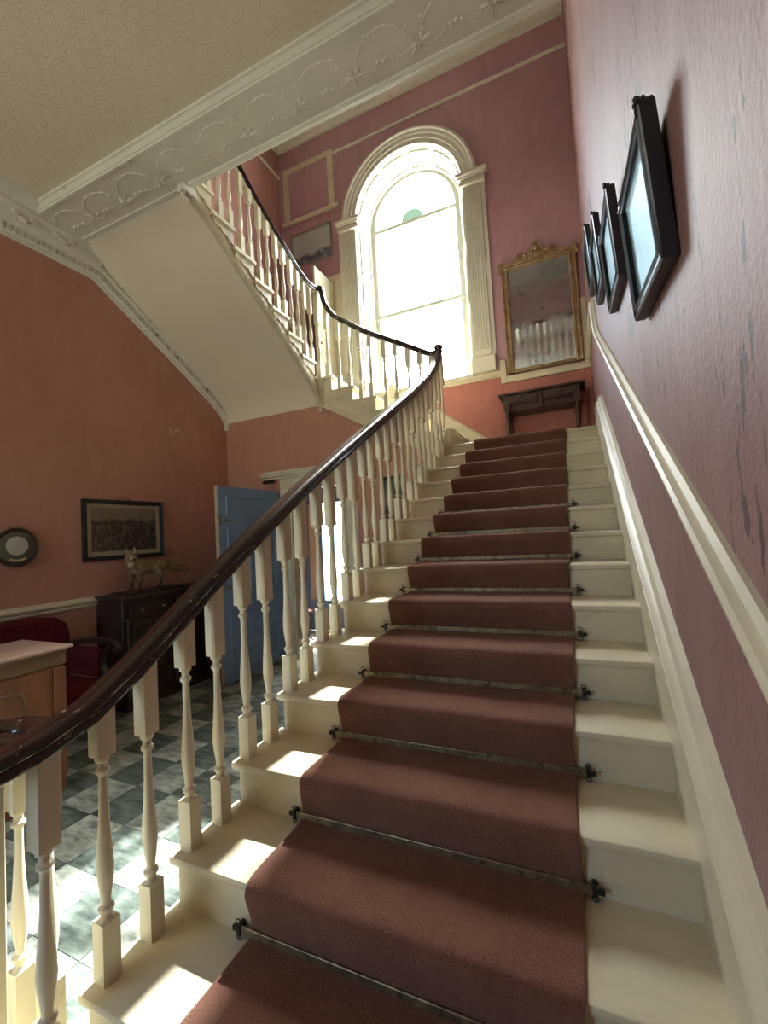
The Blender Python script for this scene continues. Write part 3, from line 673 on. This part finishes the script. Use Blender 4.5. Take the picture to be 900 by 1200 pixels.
# ------------------------------------------------------------------ doors
d1 = root('door_1', (-3.42, YL, 0))
b = G(); b.box(-3.55, -3.42, YL-.02, YL, 0, 2.20); b.box(-2.57, -2.42, YL-.02, YL, 0, 2.20); b.box(-3.55, -2.42, YL-.02, YL, 2.20, 2.33)
b.build('architrave', cream, d1, bev=.006)
b = G(); b.box(-3.42, -3.395, YL+.001, YL+.10, 0, 2.175); b.box(-2.595, -2.57, YL+.001, YL+.10, 0, 2.175); b.box(-3.42, -2.57, YL, YL+.10, 2.175, 2.2); b.build('jamb', cream, d1)
G().sweep([Vector((-2.35, YL, 2.33)), Vector((-3.80, YL, 2.33))][::-1], [(0, 0), (.05, 0), (.06, .02), (.09, .035), (.10, .06), (.12, .07), (.12, .09), (0, .095)], side=(0, -1, 0)).build('door_cornice', cream, d1)
b = G(); b.lathe([(.0, -3.79), (.022, -3.79), (.022, -3.62), (.0, -3.62)], (0, YL-.05, 2.305), 10, 'x'); b.build('closer_barrel', iron, d1)
# open leaf, standing out from the hinge towards the viewer; its face looks along +X
x0, x1, ya, yb, z1 = -3.615, -3.57, 2.51, 3.57, 2.17
lf = G(); lf.box(x0, x1, ya, yb, .012, z1); leaf = lf.build('leaf', blue, d1, bev=.003)
G().box(x0-.001, x1+.001, ya-.006, ya, .012, z1).build('leaf_edge', edge_m, leaf)
def panel(y0, y1, z0, zz):
    b = G(); x = x1
    b.sweep([Vector((x, y0, z0)), Vector((x, y1, z0)), Vector((x, y1, zz)), Vector((x, y0, zz))], [(0, 0), (.010, .004), (.012, .016), (0, .028)], side=(1, 0, 0), closed=True)
    b.box(x, x+.004, y0+.05, y1-.05, z0+.05, zz-.05); b.build('panel', blue, leaf)
panel(ya+.11, yb-.11, 1.84, 2.06); ym = (ya+yb)/2
for a, c in ((.95, 1.70),):
    panel(ya+.11, ym-.05, a, c); panel(ym+.05, yb-.11, a, c)
panel(ya+.11, yb-.11, .52, .80); panel(ya+.11, yb-.11, .12, .40)
b = G(); b.box(x1, x1+.012, ya-.008, ya+.03, 1.74, 1.84); b.ball((x1+.02, ya+.06, 1.78), .012); b.ball((x1+.012, ya+.10, 1.79), .012); b.ball((x1+.012, ya+.15, 1.785), .012); b.build('old_latch', brass, leaf)
b = G(); b.lathe([(.0, 0), (.012, .0), (.010, .03), (.024, .035), (.026, .05), (0, .06)], (x1, ya+.07, 1.06), 12, 'x'); b.build('handle', brass, leaf)
# back door beyond the passage: blue frame and glazed leaf
d2 = root('door_2', (-3.9, YB, 0))
b = G(); b.box(-4.40, -4.30, YB-.01, YB+.08, 0, 2.18); b.box(-3.44, -3.36, YB-.01, YB+.08, 0, 2.18); b.box(-4.40, -3.36, YB-.01, YB+.08, 2.18, 2.30); b.build('frame', blue, d2, bev=.004)
b = G(); b.box(-4.30, -4.2, YB+.03, YB+.07, 0, 2.18); b.box(-4.0, -3.93, YB+.03, YB+.07, 0, 2.18); b.box(-3.78, -3.70, YB+.03, YB+.07, 0, 2.18); b.box(-3.50, -3.44, YB+.03, YB+.07, 0, 2.18)
b.box(-4.3, -3.44, YB+.034, YB+.066, 0, .5); b.box(-4.3, -3.44, YB+.034, YB+.066, 2.1, 2.18); b.build('leaf', blue, d2, bev=.004)
G().box(-4.2, -4.0, YB+.045, YB+.055, .5, 2.1).build('blocked_panel', cream, d2)
for a, c in ((-3.93, -3.78), (-3.70, -3.50)): G().box(a, c, YB+.048, YB+.052, .5, 2.1).build('pane', glass, d2, smooth=0)
# landing door
d3 = root('door_3', (-3.7, YB, L2))
b = G(); b.box(-4.16, -4.05, YB-.03, YB, L2, 5.72); b.box(-3.42, -3.29, YB-.03, YB, L2, 5.72); b.box(-4.16, -3.29, YB-.03, YB, 5.72, 5.84); b.build('architrave', cream, d3, bev=.006)
lf3 = G().box(-3.47, -3.43, 4.50, YB, L2+.01, 5.70).build('leaf', cream, d3, bev=.003)
b = G(); x = -3.43
for z0_, z1_ in ((3.75, 4.45), (4.60, 5.50)):
    b.sweep([Vector((x, 4.60, z0_)), Vector((x, 5.0, z0_)), Vector((x, 5.0, z1_)), Vector((x, 4.60, z1_))], [(0, 0), (.008, .004), (.008, .014), (0, .02)], side=(1, 0, 0), closed=True)
b.build('panel_moulding', cream, lf3)
b = G(); b.ball((-3.40, 4.56, 4.50), .02); b.build('door_knob', brass, lf3)
G().box(-4.05, -3.42, YB+.1, YB+.12, L2, 5.72).build('dark_room_panel', boards, d3)
# unseen tall window added behind the viewer for fill light
d4 = root('added_fill_window', (-2.1, YF, 0))
b = G(); b.box(-4.0, -3.9, YF-.2, YF-.1, .8, 3.7); b.box(-2.6, -2.5, YF-.2, YF-.1, .8, 3.7); b.box(-4.0, -2.5, YF-.2, YF-.1, 3.6, 3.7); b.box(-4.0, -2.5, YF-.2, YF-.1, .8, .9); b.box(-4.0, -2.5, YF-.2, YF-.1, 2.2, 2.26)
b.build('frame', cream, d4)
for a, c in ((.9, 2.2), (2.26, 3.6)): G().box(-3.9, -2.6, YF-.155, YF-.15, a, c).build('pane', glass, d4, smooth=0)

# ------------------------------------------------------------------ pictures
def frame_loop(b, axis, pos, a0, a1, z0, z1, wd, dp, out):
    """moulded frame on a wall: axis 'x' wall at x=pos facing out(+1/-1); sides a0..a1, z0..z1"""
    P = (lambda a, z: Vector((pos, a, z))) if axis == 'x' else (lambda a, z: Vector((a, pos, z)))
    side = Vector((out, 0, 0)) if axis == 'x' else Vector((0, out, 0))
    c = [P(a0, z0), P(a1, z0), P(a1, z1), P(a0, z1)]
    ctr = (c[0]+c[2])/2
    t = (c[1]-c[0]).normalized(); inward = (side.cross(t)).dot(ctr-c[0]) > 0
    if not inward: c = c[::-1]
    b.sweep(c, [(0, 0), (dp, 0), (dp+.004, wd*.25), (dp-.004, wd*.4), (dp-.002, wd*.75), (dp*.6, wd), (0, wd)], side=side, closed=True)
hp = thing('framed_engraving', 'dark-framed hunting engraving with cream mount hanging above the fox on the terracotta wall', 'picture', (XWL, 2.05, 1.43))
b = G(); frame_loop(b, 'x', XWL+.002, 1.60, 2.50, 1.43, 2.05, .045, .03, 1); b.build('frame', black, hp)
G().box(XWL+.004, XWL+.012, 1.63, 2.47, 1.46, 2.02).build('mount', paper, hp)
hm = print_mat('hunting_print', (.27, .215, .15), (.11, .082, .06), (.035, .028, .024), .74, 1.5, 1.98, 24)
G().box(XWL+.012, XWL+.014, 1.69, 2.41, 1.52, 1.97).build('print', hm, hp)
G().box(XWL+.017, XWL+.019, 1.64, 2.46, 1.47, 2.01).build('glazing', glass_mat('thin_glass', (.95, .95, .95), .03), hp, smooth=0)
b = G(); b.tube([(XWL+.01, 1.95, 2.05), (XWL+.008, 2.05, 2.10), (XWL+.01, 2.12, 2.05)], .003, 5); b.build('hanging_cord', iron, hp)

rp_ = thing('round_wall_plaque', 'round dark-framed dish with pale medallion and brass crescent on the terracotta wall', 'plaque', (XWL, 1.055, 1.60))
G().lathe([(.0, .0), (.165, 0), (.17, .02), (.16, .035), (.145, .03), (.140, .02), (0, .018)], (XWL, 1.055, 1.60), 32, 'x').build('rim', dark_wood, rp_)
G().lathe([(0, .018), (.138, .018), (.138, .022), (.09, .028), (0, .028)], (XWL, 1.055, 1.60), 32, 'x').build('dish', mat('smoked_silver', (.14, .14, .125), .25, .7, var=.2), rp_)
G().lathe([(0, .028), (.082, .028), (.080, .032), (0, .033)], (XWL, 1.055, 1.615), 28, 'x').build('medallion', mat('pale_medallion', (.50, .50, .42), .6, var=.15, vs=30), rp_)
G().tube([(XWL+.03, 1.055+.115*math.cos(a), 1.605+.115*math.sin(a)) for a in [-PI/2-.55+k*1.1/8 for k in range(9)]], .009, 6).build('brass_crescent', mat('yellow_brass', (.62, .50, .20), .4, .5), rp_)
b = G(); b.ball((XWL+.03, 1.055, 1.775), .013); b.tube([(XWL+.02, 1.055+.05*math.cos(a), 1.755+.02*math.sin(a)) for a in [k*PI/6 for k in range(7)]], .006, 6); b.build('hanging_ring', brass, rp_)

sp_ = thing('framed_seascape', 'thin-framed pale landscape print below the empty moulding on the stairwell wall', 'picture', (-3.83, YB, 6.2))
b = G(); frame_loop(b, 'y', YB-.002, -4.23, -3.42, 6.19, 6.78, .03, .03, -1); b.build('frame', mat('grey_frame', (.25, .23, .21), .5), sp_)
G().box(-4.205, -3.445, YB-.012, YB-.004, 6.215, 6.755).build('print', print_mat('sea_print', (.42, .45, .47), (.20, .22, .26), (.07, .08, .11), .30, 6.2, 6.76, 9), sp_)

# four pictures hung up the stair wall
vals = [(.17, .70, 2.215, 2.635), (1.07, 1.62, 2.65, 3.07), (1.95, 2.48, 3.10, 3.53), (2.85, 3.35, 3.58, 4.03)]
names = ['lowest and nearest of the four', 'second one up the stairs', 'third one up the stairs', 'highest and farthest of the four']
for (y0, y1, z0, z1), nm in zip(vals, names):
    t = thing('black_framed_picture', 'black framed pale print on the pink stair wall, '+nm, 'picture', (XW, (y0+y1)/2, z0), 'black framed pictures up the stair wall')
    sh = lambda b: [q.__setitem__(slice(None), (q.x-(q.z-z0)*.055, q.y, q.z+(q.y-(y0+y1)/2)*.13)) for q in b.v] and b
    b = G(); frame_loop(b, 'x', XW-.006, y0, y1, z0, z1, .032, .032, -1); sh(b).build('frame', black, t)
    b = G(); b.box(XW-.010, XW-.001, y0+.005, y1-.005, z0+.003, z1-.003); sh(b).build('back_board', black, t)
    b = G(); b.box(XW-.022, XW-.010, y0+.024, y1-.024, z0+.024, z1-.024); sh(b).build('print', pale, t)
    b = G(); b.box(XW-.027, XW-.025, y0+.03, y1-.03, z0+.03, z1-.03); sh(b).build('glazing', pic_glass, t, smooth=0)
    b = G(); rd = random.Random(5)
    for cy in (y0+.03, y1-.03):
        for q in range(16): b.ball((XW-.022+rd.uniform(-.018, .014), cy+rd.uniform(-.035, .035), z1+rd.uniform(-.008, .026)), rd.uniform(.004, .009), rd.uniform(.006, .012), rd.uniform(.005, .012), 6, 4)
    for q in range(12): b.ball((XW-.025, y0+.05+(y1-y0-.1)*q/11, z1+.006+rd.uniform(-.003, .006)), rd.uniform(.006, .011), seg=7, rings=5)
    struct(sh(b).build('carved_crest', black, t), 'stuff')
    b = G(); frame_loop(b, 'x', XW-.036, y0+.028, y1-.028, z0+.028, z1-.028, .008, .006, -1); sh(b).build('inner_slip', mat('silvered_slip', (.22, .25, .30), .35, .6), t)
# small dark picture seen through the balusters
t = thing('small_dark_picture', 'small dark green picture beside the under-landing doorway, glimpsed between balusters', 'picture', (-1.95, YL, 1.75))
b = G(); frame_loop(b, 'y', YL-.002, -2.08, -1.80, 1.72, 2.20, .03, .02, -1); b.build('frame', dark_wood, t)
G().box(-2.06, -1.82, YL-.012, YL-.002, 1.74, 2.18).build('print', mat('dark_green_print', (.06, .07, .055), .5), t)

# ------------------------------------------------------------------ gilt mirror and console table on the landing
mr = thing('gilt_mirror', 'tall gilt-framed mirror with rococo crest and foxed glass above the console table', 'mirror', (-.27, YB, 3.63))
MX0, MX1, MZ0, MZ1 = -.76, .20, 3.63, 5.16; my = YB-.03
b = G(); P = [Vector((MX0, my, MZ0)), Vector((MX1, my, MZ0)), Vector((MX1, my, MZ1)), Vector((MX0, my, MZ1))]
def strip(x0_, x1_, z0_, z1_, nm):
    b = G(); w_ = x1_-x0_; h_ = z1_-z0_
    if h_ > w_:
        for a, c, d in ((0, 1, .02), (.08, .30, .045), (.38, .62, .034), (.70, .92, .05)): b.box(x0_+w_*a, x0_+w_*c, my-d, my+.02, z0_, z1_)
    else:
        for a, c, d in ((0, 1, .02), (.08, .35, .045), (.5, .92, .036)): b.box(x0_, x1_, my-d, my+.02, z0_+h_*a, z0_+h_*c)
    b.build(nm, gilt, mr, bev=.005)
strip(MX0, MX0+.095, MZ0, MZ1-.1, 'side_frame'); strip(MX1-.095, MX1, MZ0, MZ1-.1, 'side_frame')
strip(MX0, MX1, MZ0, MZ0+.05, 'bottom_frame'); strip(MX0-.03, MX1+.03, MZ1-.10, MZ1, 'top_frame')
G().box(MX0+.08, MX1-.08, my-.012, my-.002, MZ0+.04, MZ1-.08).build('mirror_glass', mirror_m, mr, smooth=0)
b = G(); cxm = (MX0+MX1)/2
b.prism([(cxm+.34*math.cos(a), MZ1-.02+.09*max(0, math.sin(a))**.8) for a in [k*PI/16 for k in range(17)]], 'y', my-.03, my+.01); b.build('crest_board', gilt, mr, bev=.006)
b = G()
for s in (-1, 1):
    b.tube([(cxm+s*(.03+.10*t_+.035*math.sin(t_*9)), my-.04, MZ1+.10-.11*t_+.03*math.cos(t_*9)) for t_ in [k/14 for k in range(15)]], [.020-.010*k/14 for k in range(15)], 7)
    b.tube([(cxm+s*(.20+.05*math.cos(a)*(1-a/8)), my-.04, MZ1+.045+.04*math.sin(a)*(1-a/8)) for a in [k*.5 for k in range(11)]], .010, 6)
    for q in range(6): b.ball((cxm+s*(.05+q*.035), my-.045, MZ1+.10-.018*q), .018, .012, .012+.008*(q % 2), 8, 6)
    b.ball((cxm+s*.47, my-.045, MZ1-.03), .035, .02, .05, 8, 6); b.ball((cxm+s*.49, my-.045, MZ1-.09), .022, .02, .03, 8, 6)
for q in range(7): a = PI*q/6; b.ball((cxm+.06*math.cos(a), my-.045, MZ1+.10+.075*math.sin(a)), .02, .015, .028, 8, 6)
b.ball((cxm, my-.05, MZ1+.10), .04, .025, .045, 10, 8); struct(b.build('rococo_crest', gilt, mr), 'stuff')

ct = thing('console_table', 'dark mahogany console table with two knobbed drawers standing under the gilt mirror', 'table', (-.33, 4.88, L1))
G().box(-.86, .18, 4.68, 5.06, 3.235, 3.262).build('table_top', table_wood, ct, bev=.006)
b = G(); b.prism([(-.86, 3.262), (.18, 3.262), (.18, 3.275), (-.2, 3.275)]+[(-.34+.14*math.cos(a), 3.275+.045*math.sin(a)) for a in [k*PI/8 for k in range(9)]]+[(-.86, 3.275)], 'y', 5.05, 5.065); b.build('gallery_back', table_wood, ct)
b = G(); b.box(-.80, .12, 5.02, 5.04, 3.02, 3.235); b.box(-.80, -.78, 4.72, 5.04, 3.05, 3.235); b.box(.10, .12, 4.72, 5.04, 3.05, 3.235); b.box(-.36, -.32, 4.72, 4.74, 3.02, 3.235); b.box(-.80, .12, 4.725, 4.74, 3.12, 3.235); b.box(-.8, .12, 4.76, 5.04, 3.03, 3.045); b.box(-.78, .10, 4.78, 4.79, 3.03, 3.13)
b.build('apron', table_wood, ct, bev=.004)
for a, c in ((-.76, -.38), (-.30, .08)):
    dr = G().box(a, c, 4.708, 4.73, 3.14, 3.225).build('drawer', table_wood, ct, bev=.004)
    G().lathe([(0, 0), (.012, 0), (.010, -.015), (.02, -.02), (.022, -.03), (0, -.036)], ((a+c)/2, 4.708, 3.182), 12, 'y').build('knob', black, dr)
leg = [(.030, 3.06), (.030, 3.02), (.020, 3.0), (.036, 2.97), (.036, 2.95), (.022, 2.93), (.032, 2.86), (.026, 2.76), (.018, 2.66), (.016, 2.58), (.024, 2.56), (.020, 2.54), (.014, 2.50), (.016, L1+.011)]
for x, y in ((-.755, 4.745), (.075, 4.745), (-.755, 5.0), (.075, 5.0)):
    G().box(x-.032, x+.032, y-.032, y+.032, 3.03, 3.235).lathe([(a, h) for a, h in leg[::-1]], (x, y, 0), 14).build('leg', table_wood, ct)

# ------------------------------------------------------------------ hall furniture
sd = thing('dark_sideboard', 'near-black sideboard with columns against the terracotta wall, the stuffed fox on top', 'sideboard', (-4.2, 2.5, 0))
S = (XWL+.01, -3.99, 1.72, 3.38)
G().box(S[0], S[1]+.02, S[2]-.025, S[3]+.025, 1.05, 1.085).build('table_top', dark_wood, sd, bev=.006)
G().sweep([Vector((S[1], S[3], 1.0)), Vector((S[1], S[2], 1.0))][::-1], [(0, 0), (.0, .05), (.018, .05), (.012, .02)], side=(1, 0, 0)).build('top_moulding', dark_wood, sd)
G().box(S[0], S[1]-.05, S[2], S[3], .08, 1.05).build('body', dark_wood, sd, bev=.004)
G().box(S[0], S[1], S[2]-.01, S[3]+.01, 0, .09).build('plinth', dark_wood, sd, bev=.004)
for i in range(3):
    y0 = S[2]+.06+i*.52
    dr = G().box(S[1]-.05, S[1]-.015, y0, y0+.48, .86, 1.0).build('drawer', dark_wood, sd, bev=.005)
    for yy in (y0+.12, y0+.36): G().ball((S[1]-.005, yy, .93), .013, seg=8, rings=6).build('knob', brass, dr)
    dd = G().box(S[1]-.05, S[1]-.03, y0+.02, y0+.46, .12, .82).build('door', dark_wood, sd, bev=.005)
    b = G(); b.sweep([Vector((S[1]-.03, y0+.08, .18)), Vector((S[1]-.03, y0+.40, .18)), Vector((S[1]-.03, y0+.40, .76)), Vector((S[1]-.03, y0+.08, .76))], [(0, 0), (.012, .003), (.012, .016), (0, .02)], side=(1, 0, 0), closed=True); b.build('door_panel', dark_wood, dd)
for yy in (S[2]+.03, S[2]+.56, S[2]+1.08, S[3]-.03):
    G().lathe([(.028, .09), (.028, .16), (.018, .18), (.024, .25), (.026, .5), (.018, .75), (.026, .78), (.028, .86)], (S[1]-.02, yy, 0), 12).build('column', dark_wood, sd)

# stuffed fox
fx = thing('stuffed_fox', 'taxidermy fox standing on a board on the dark sideboard, head turned to the hall', 'fox', (-4.16, 2.1, 1.085))
G().prism([(-4.32, 1.80), (-4.04, 1.80), (-4.02, 1.86), (-4.04, 2.50), (-4.32, 2.52)], 'z', 1.086, 1.106).build('base_board', dark_wood, fx, bev=.004)
J = {'pel': (-4.17, 2.24, 1.335, .062, .068), 'belly': (-4.17, 2.13, 1.335, .055, .062), 'rib': (-4.17, 2.03, 1.335, .058, .072), 'chest': (-4.16, 1.945, 1.345, .052, .070), 'nk': (-4.15, 1.90, 1.39, .046, .052),
     'nk2': (-4.13, 1.875, 1.43, .046, .048), 'hd': (-4.10, 1.862, 1.462, .044, .042), 'mz': (-4.05, 1.860, 1.452, .024, .022), 'ns': (-4.008, 1.858, 1.443, .010, .010),
     't0': (-4.17, 2.30, 1.345, .030, .032), 't1': (-4.17, 2.37, 1.315, .036, .036), 't2': (-4.17, 2.46, 1.29, .042, .042), 't3': (-4.17, 2.55, 1.275, .036, .036), 't4': (-4.17, 2.63, 1.262, .010, .010)}
E_ = [('pel', 'belly'), ('belly', 'rib'), ('rib', 'chest'), ('chest', 'nk'), ('nk', 'nk2'), ('nk2', 'hd'), ('hd', 'mz'), ('mz', 'ns'), ('pel', 't0'), ('t0', 't1'), ('t1', 't2'), ('t2', 't3'), ('t3', 't4')]
for s, nm in ((.035, 'a'), (-.035, 'b')):
    dy = .02 if s > 0 else -.02
    J.update({'fs'+nm: (-4.165+s, 1.955+dy*.3, 1.285, .030, .034), 'fe'+nm: (-4.165+s, 1.965+dy, 1.22, .019, .019), 'fw'+nm: (-4.165+s, 1.955+dy, 1.15, .014, .014), 'fp'+nm: (-4.16+s, 1.945+dy, 1.118, .014, .012), 'ft'+nm: (-4.155+s, 1.92+dy, 1.115, .014, .009),
              'hk'+nm: (-4.17+s, 2.225-dy, 1.27, .036, .042), 'hh'+nm: (-4.17+s, 2.265-dy*1.5, 1.205, .018, .018), 'hs'+nm: (-4.17+s, 2.245-dy*1.5, 1.145, .012, .012), 'hp'+nm: (-4.17+s, 2.235-dy*1.5, 1.118, .013, .012), 'ht'+nm: (-4.165+s, 2.205-dy*1.5, 1.115, .014, .009)})
    E_ += [('chest', 'fs'+nm), ('fs'+nm, 'fe'+nm), ('fe'+nm, 'fw'+nm), ('fw'+nm, 'fp'+nm), ('fp'+nm, 'ft'+nm), ('pel', 'hk'+nm), ('hk'+nm, 'hh'+nm), ('hh'+nm, 'hs'+nm), ('hs'+nm, 'hp'+nm), ('hp'+nm, 'ht'+nm)]
ks = list(J); me = bpy.data.meshes.new('body'); off = WL[fx.name]
me.from_pydata([tuple(Vector(J[k][:3])-off) for k in ks], [(ks.index(a), ks.index(c)) for a, c in E_], []); me.materials.append(fur)
fo = bpy.data.objects.new('body', me); C.objects.link(fo); fo.parent = fx; WL[fo.name] = off
smd = fo.modifiers.new('skin', 'SKIN'); smd.use_smooth_shade = True
for i, k in enumerate(ks):
    kf = 1.0 if k[:2] in ('fe', 'fw', 'fp', 'ft', 'hh', 'hs', 'hp', 'ht') else (1.22 if k in ('hd', 'nk', 'nk2', 't1', 't2', 't3') else 1.3); kf = .95 if k in ('ns',) else kf
    me.skin_vertices[0].data[i].radius = (J[k][3]*kf, J[k][4]*kf); me.skin_vertices[0].data[i].use_root = (i == 0)
ss = fo.modifiers.new('sub', 'SUBSURF'); ss.levels = 2; ss.render_levels = 2
for s in (-1, 1):
    c0 = Vector((-4.105, 1.862+s*.036, 1.488)); tip = c0+Vector((-.010, s*.014, .075)); b = G()
    b.add([c0+Vector((.014, -.022, 0)), c0+Vector((.014, .022, 0)), c0+Vector((-.018, .018, .004)), c0+Vector((-.018, -.018, .004)), tip], [(0, 1, 4), (1, 2, 4), (2, 3, 4), (3, 0, 4), (3, 2, 1, 0)])
    ear = b.build('ear', fur_d if False else fur, fx)
    b = G(); b.add([c0+Vector((.016, -.013, .006)), c0+Vector((.016, .013, .006)), tip+Vector((.004, 0, -.014)), c0+Vector((.008, 0, .02))], [(0, 1, 3), (1, 2, 3), (2, 0, 3), (0, 2, 1)]); b.build('inner_ear', fur_l, ear)
    G().ball((-4.062, 1.861+s*.020, 1.474), .007, seg=8, rings=6).build('eye', black, fx)
    G().ball((-4.055, 1.862+s*.026, 1.442), .022, .014, .018, 8, 6).build('cheek', fur_l, fx)
G().ball((-3.999, 1.858, 1.446), .009, .009, .007, 8, 6).build('nose', black, fx)
G().ball((-4.118, 1.872, 1.385), .034, .030, .045, 10, 8).build('chest_bib', fur_l, fx)

# sofa with its arm towards the door
sf = thing('red_velvet_sofa', 'dark red velvet sofa with carved wooden arms against the terracotta wall', 'sofa', (-4.1, .5, 0))
b = G(); b.prism([(-1.0, .42), (1.38, .42), (1.385, .80), (1.36, .90), (1.28, .965), (1.15, .985), (.9, .985), (-1.0, .985)], 'x', -4.43, -4.26); b.build('backrest', velvet, sf, bev=.03)
G().box(-4.28, -3.78, -1.0, 1.36, .30, .46).build('seat', velvet, sf, bev=.04)
G().box(-4.40, -3.76, -1.0, 1.38, .20, .31).build('seat_rail', dark_wood, sf, bev=.01)
G().box(-4.28, -3.84, 1.33, 1.40, .46, .70).build('arm_pad', velvet, sf, bev=.025)
b = G(); b.tube(smooth_path([(-4.3, 1.375, .70), (-4.1, 1.375, .745), (-3.85, 1.375, .765), (-3.66, 1.375, .755), (-3.60, 1.375, .72), (-3.63, 1.375, .69), (-3.66, 1.375, .70)], 4), .027, 8)
b.tube(smooth_path([(-3.70, 1.375, .74), (-3.78, 1.375, .64), (-3.80, 1.375, .55), (-3.74, 1.375, .44), (-3.73, 1.375, .30)], 4), .025, 8); b.build('arm_scroll', dark_wood, sf)
for x, y in ((-3.75, 1.33), (-4.37, 1.33), (-3.75, -.95), (-4.37, -.95)):
    G().lathe([(.012, 0), (.016, .02), (.014, .05), (.024, .12), (.034, .16), (.03, .21)], (x, y, 0), 12).build('leg', dark_wood, sf)

# walnut cabinet in front of the sofa
cb = thing('walnut_cabinet', 'reddish walnut cabinet with arched panel and loose pale top board beyond the handrail', 'cabinet', (-3.4, .2, 0))
X1 = -3.15; Y1 = .70
G().box(-3.66, X1, -1.0, Y1, .10, .81).build('body', walnut, cb, bev=.01)
b = G(); b.prism([(-1.0, 0), (Y1-.03, 0), (Y1-.01, .03), (Y1, .10), (-1.0, .10)], 'x', -3.66, X1+.005); b.build('plinth', walnut, cb, bev=.008)
G().sweep([Vector((X1, Y1, .81)), Vector((X1, -1.0, .81))][::-1], [(-.1, 0), (.0, 0), (.012, .012), (.012, .07), (.035, .095), (.035, .105), (-.1, .105)], side=(1, 0, 0)).build('cornice', walnut_d, cb)
G().box(-3.66, X1-.08, -1.0, Y1, .81, .915).build('frieze', walnut_d, cb)
G().box(-3.69, X1+.045, -1.02, Y1+.03, .916, .934).build('cabinet_top', mat('pale_top_board', (.36, .24, .20), .45, var=.25, vs=6, stretch=(1, .2, 1)), cb, bev=.004)
G().box(X1, X1+.014, Y1-.075, Y1-.0, .10, .80).build('corner_stile', walnut, cb, bev=.006)
pnl = [(-.95, .16), (.44, .16), (.47, .19), (.47, .66), (.45, .70), (.40, .715), (-.95, .715)]
G().prism(pnl, 'x', X1, X1+.006).build('door', walnut, cb)
b = G(); b.tube([(X1+.006, y, z) for y, z in pnl], .008, 6, closed=True); b.build('panel_moulding', walnut_d, cb)

# painted crate by the open door
cr = thing('painted_crate', 'small dark red box with round orange motif on the floor by the blue door', 'box', (-3.85, 2.75, 0))
G().box(-3.99+.02, -3.74, 2.66, 2.84, 0.004, .25).build('body', mat('dark_red_box', (.07, .02, .015), .5), cr, bev=.006)
G().box(-3.98+.005, -3.73, 2.65, 2.85, .25, .27).build('lid', mat('dark_red_lid', (.055, .018, .014), .5), cr, bev=.004)
b = G(); b.lathe([(0, 0), (.06, 0), (.058, .003), (0, .004)], (-3.74, 2.77, .12), 18, 'x'); b.build('round_motif', mat('orange_motif', (.35, .16, .06), .6, var=.4, vs=25), cr)
# iron chair in the passage
ch = thing('dark_iron_chair', 'dark iron chair with curly legs standing beyond the blue doorway', 'chair', (-3.9, 4.35, 0))
G().lathe([(0, .43), (.19, .43), (.20, .445), (.19, .46), (0, .465)], (-3.9, 4.35, 0), 20).build('seat', velvet, ch)
for a in (.8, 2.4, 3.9, 5.5):
    c_, s_ = math.cos(a), math.sin(a)
    b = G(); b.tube(smooth_path([(-3.9+c_*.16, 4.35+s_*.16, .43), (-3.9+c_*.20, 4.35+s_*.20, .32), (-3.9+c_*.09, 4.35+s_*.09, .2), (-3.9+c_*.13, 4.35+s_*.13, .08), (-3.9+c_*.20, 4.35+s_*.20, .01)], 4), .010, 6); b.build('leg', iron, ch)
b = G(); b.tube(smooth_path([(-4.06, 4.35, .44), (-4.10, 4.35, .75), (-4.08, 4.44, .98), (-4.08, 4.26+.0, .98), (-4.10, 4.35, .75)], 5), .012, 6); b.tube([(-4.06, 4.25, .44), (-4.09, 4.24, .95)], .010, 6); b.tube([(-4.06, 4.45, .44), (-4.09, 4.46, .95)], .010, 6); b.build('backrest', iron, ch)
# cupboard on the upper landing
cu = thing('landing_cupboard', 'low cream cupboard on the upper landing glimpsed between the balusters', 'cupboard', (-4.3, 4.9, L2))
G().box(-4.43, -4.19, 4.75, 5.08, L2+.001, 5.10).build('body', cream, cu, bev=.004)
G().box(-4.435, -4.17, 4.73, 5.09, 5.10, 5.13).build('cupboard_top', cream, cu, bev=.004)
G().box(-4.40, -4.22, 4.735, 4.75, L2+.1, 5.02).build('door', mat('grey_paint', (.32, .31, .28), .6), cu, bev=.004)
# flaked paint on the left wall
chip_m = mat('bare_plaster_chip', (.62, .58, .48), .8)
b = G(); rd = random.Random(11)
for q in range(24):
    if q < 17: y, z, sz = rd.gauss(2.73, .045), rd.gauss(2.90, .07), rd.uniform(.005, .016)
    else: y, z, sz = rd.choice([3.07, 3.10, 2.9, 1.43, 2.2]), rd.choice([3.26, 2.06, 2.5, 2.32, 3.0]), rd.uniform(.004, .009)
    n_ = 6; ph = rd.uniform(0, 6)
    b.prism([(y+sz*rd.uniform(.5, 1)*math.cos(ph+2*PI*k/n_), z+sz*rd.uniform(.7, 1.4)*math.sin(ph+2*PI*k/n_)) for k in range(n_)], 'x', XWL-.002, XWL+.0015)
struct(b.build('flaked_paint', chip_m, lw), 'stuff')
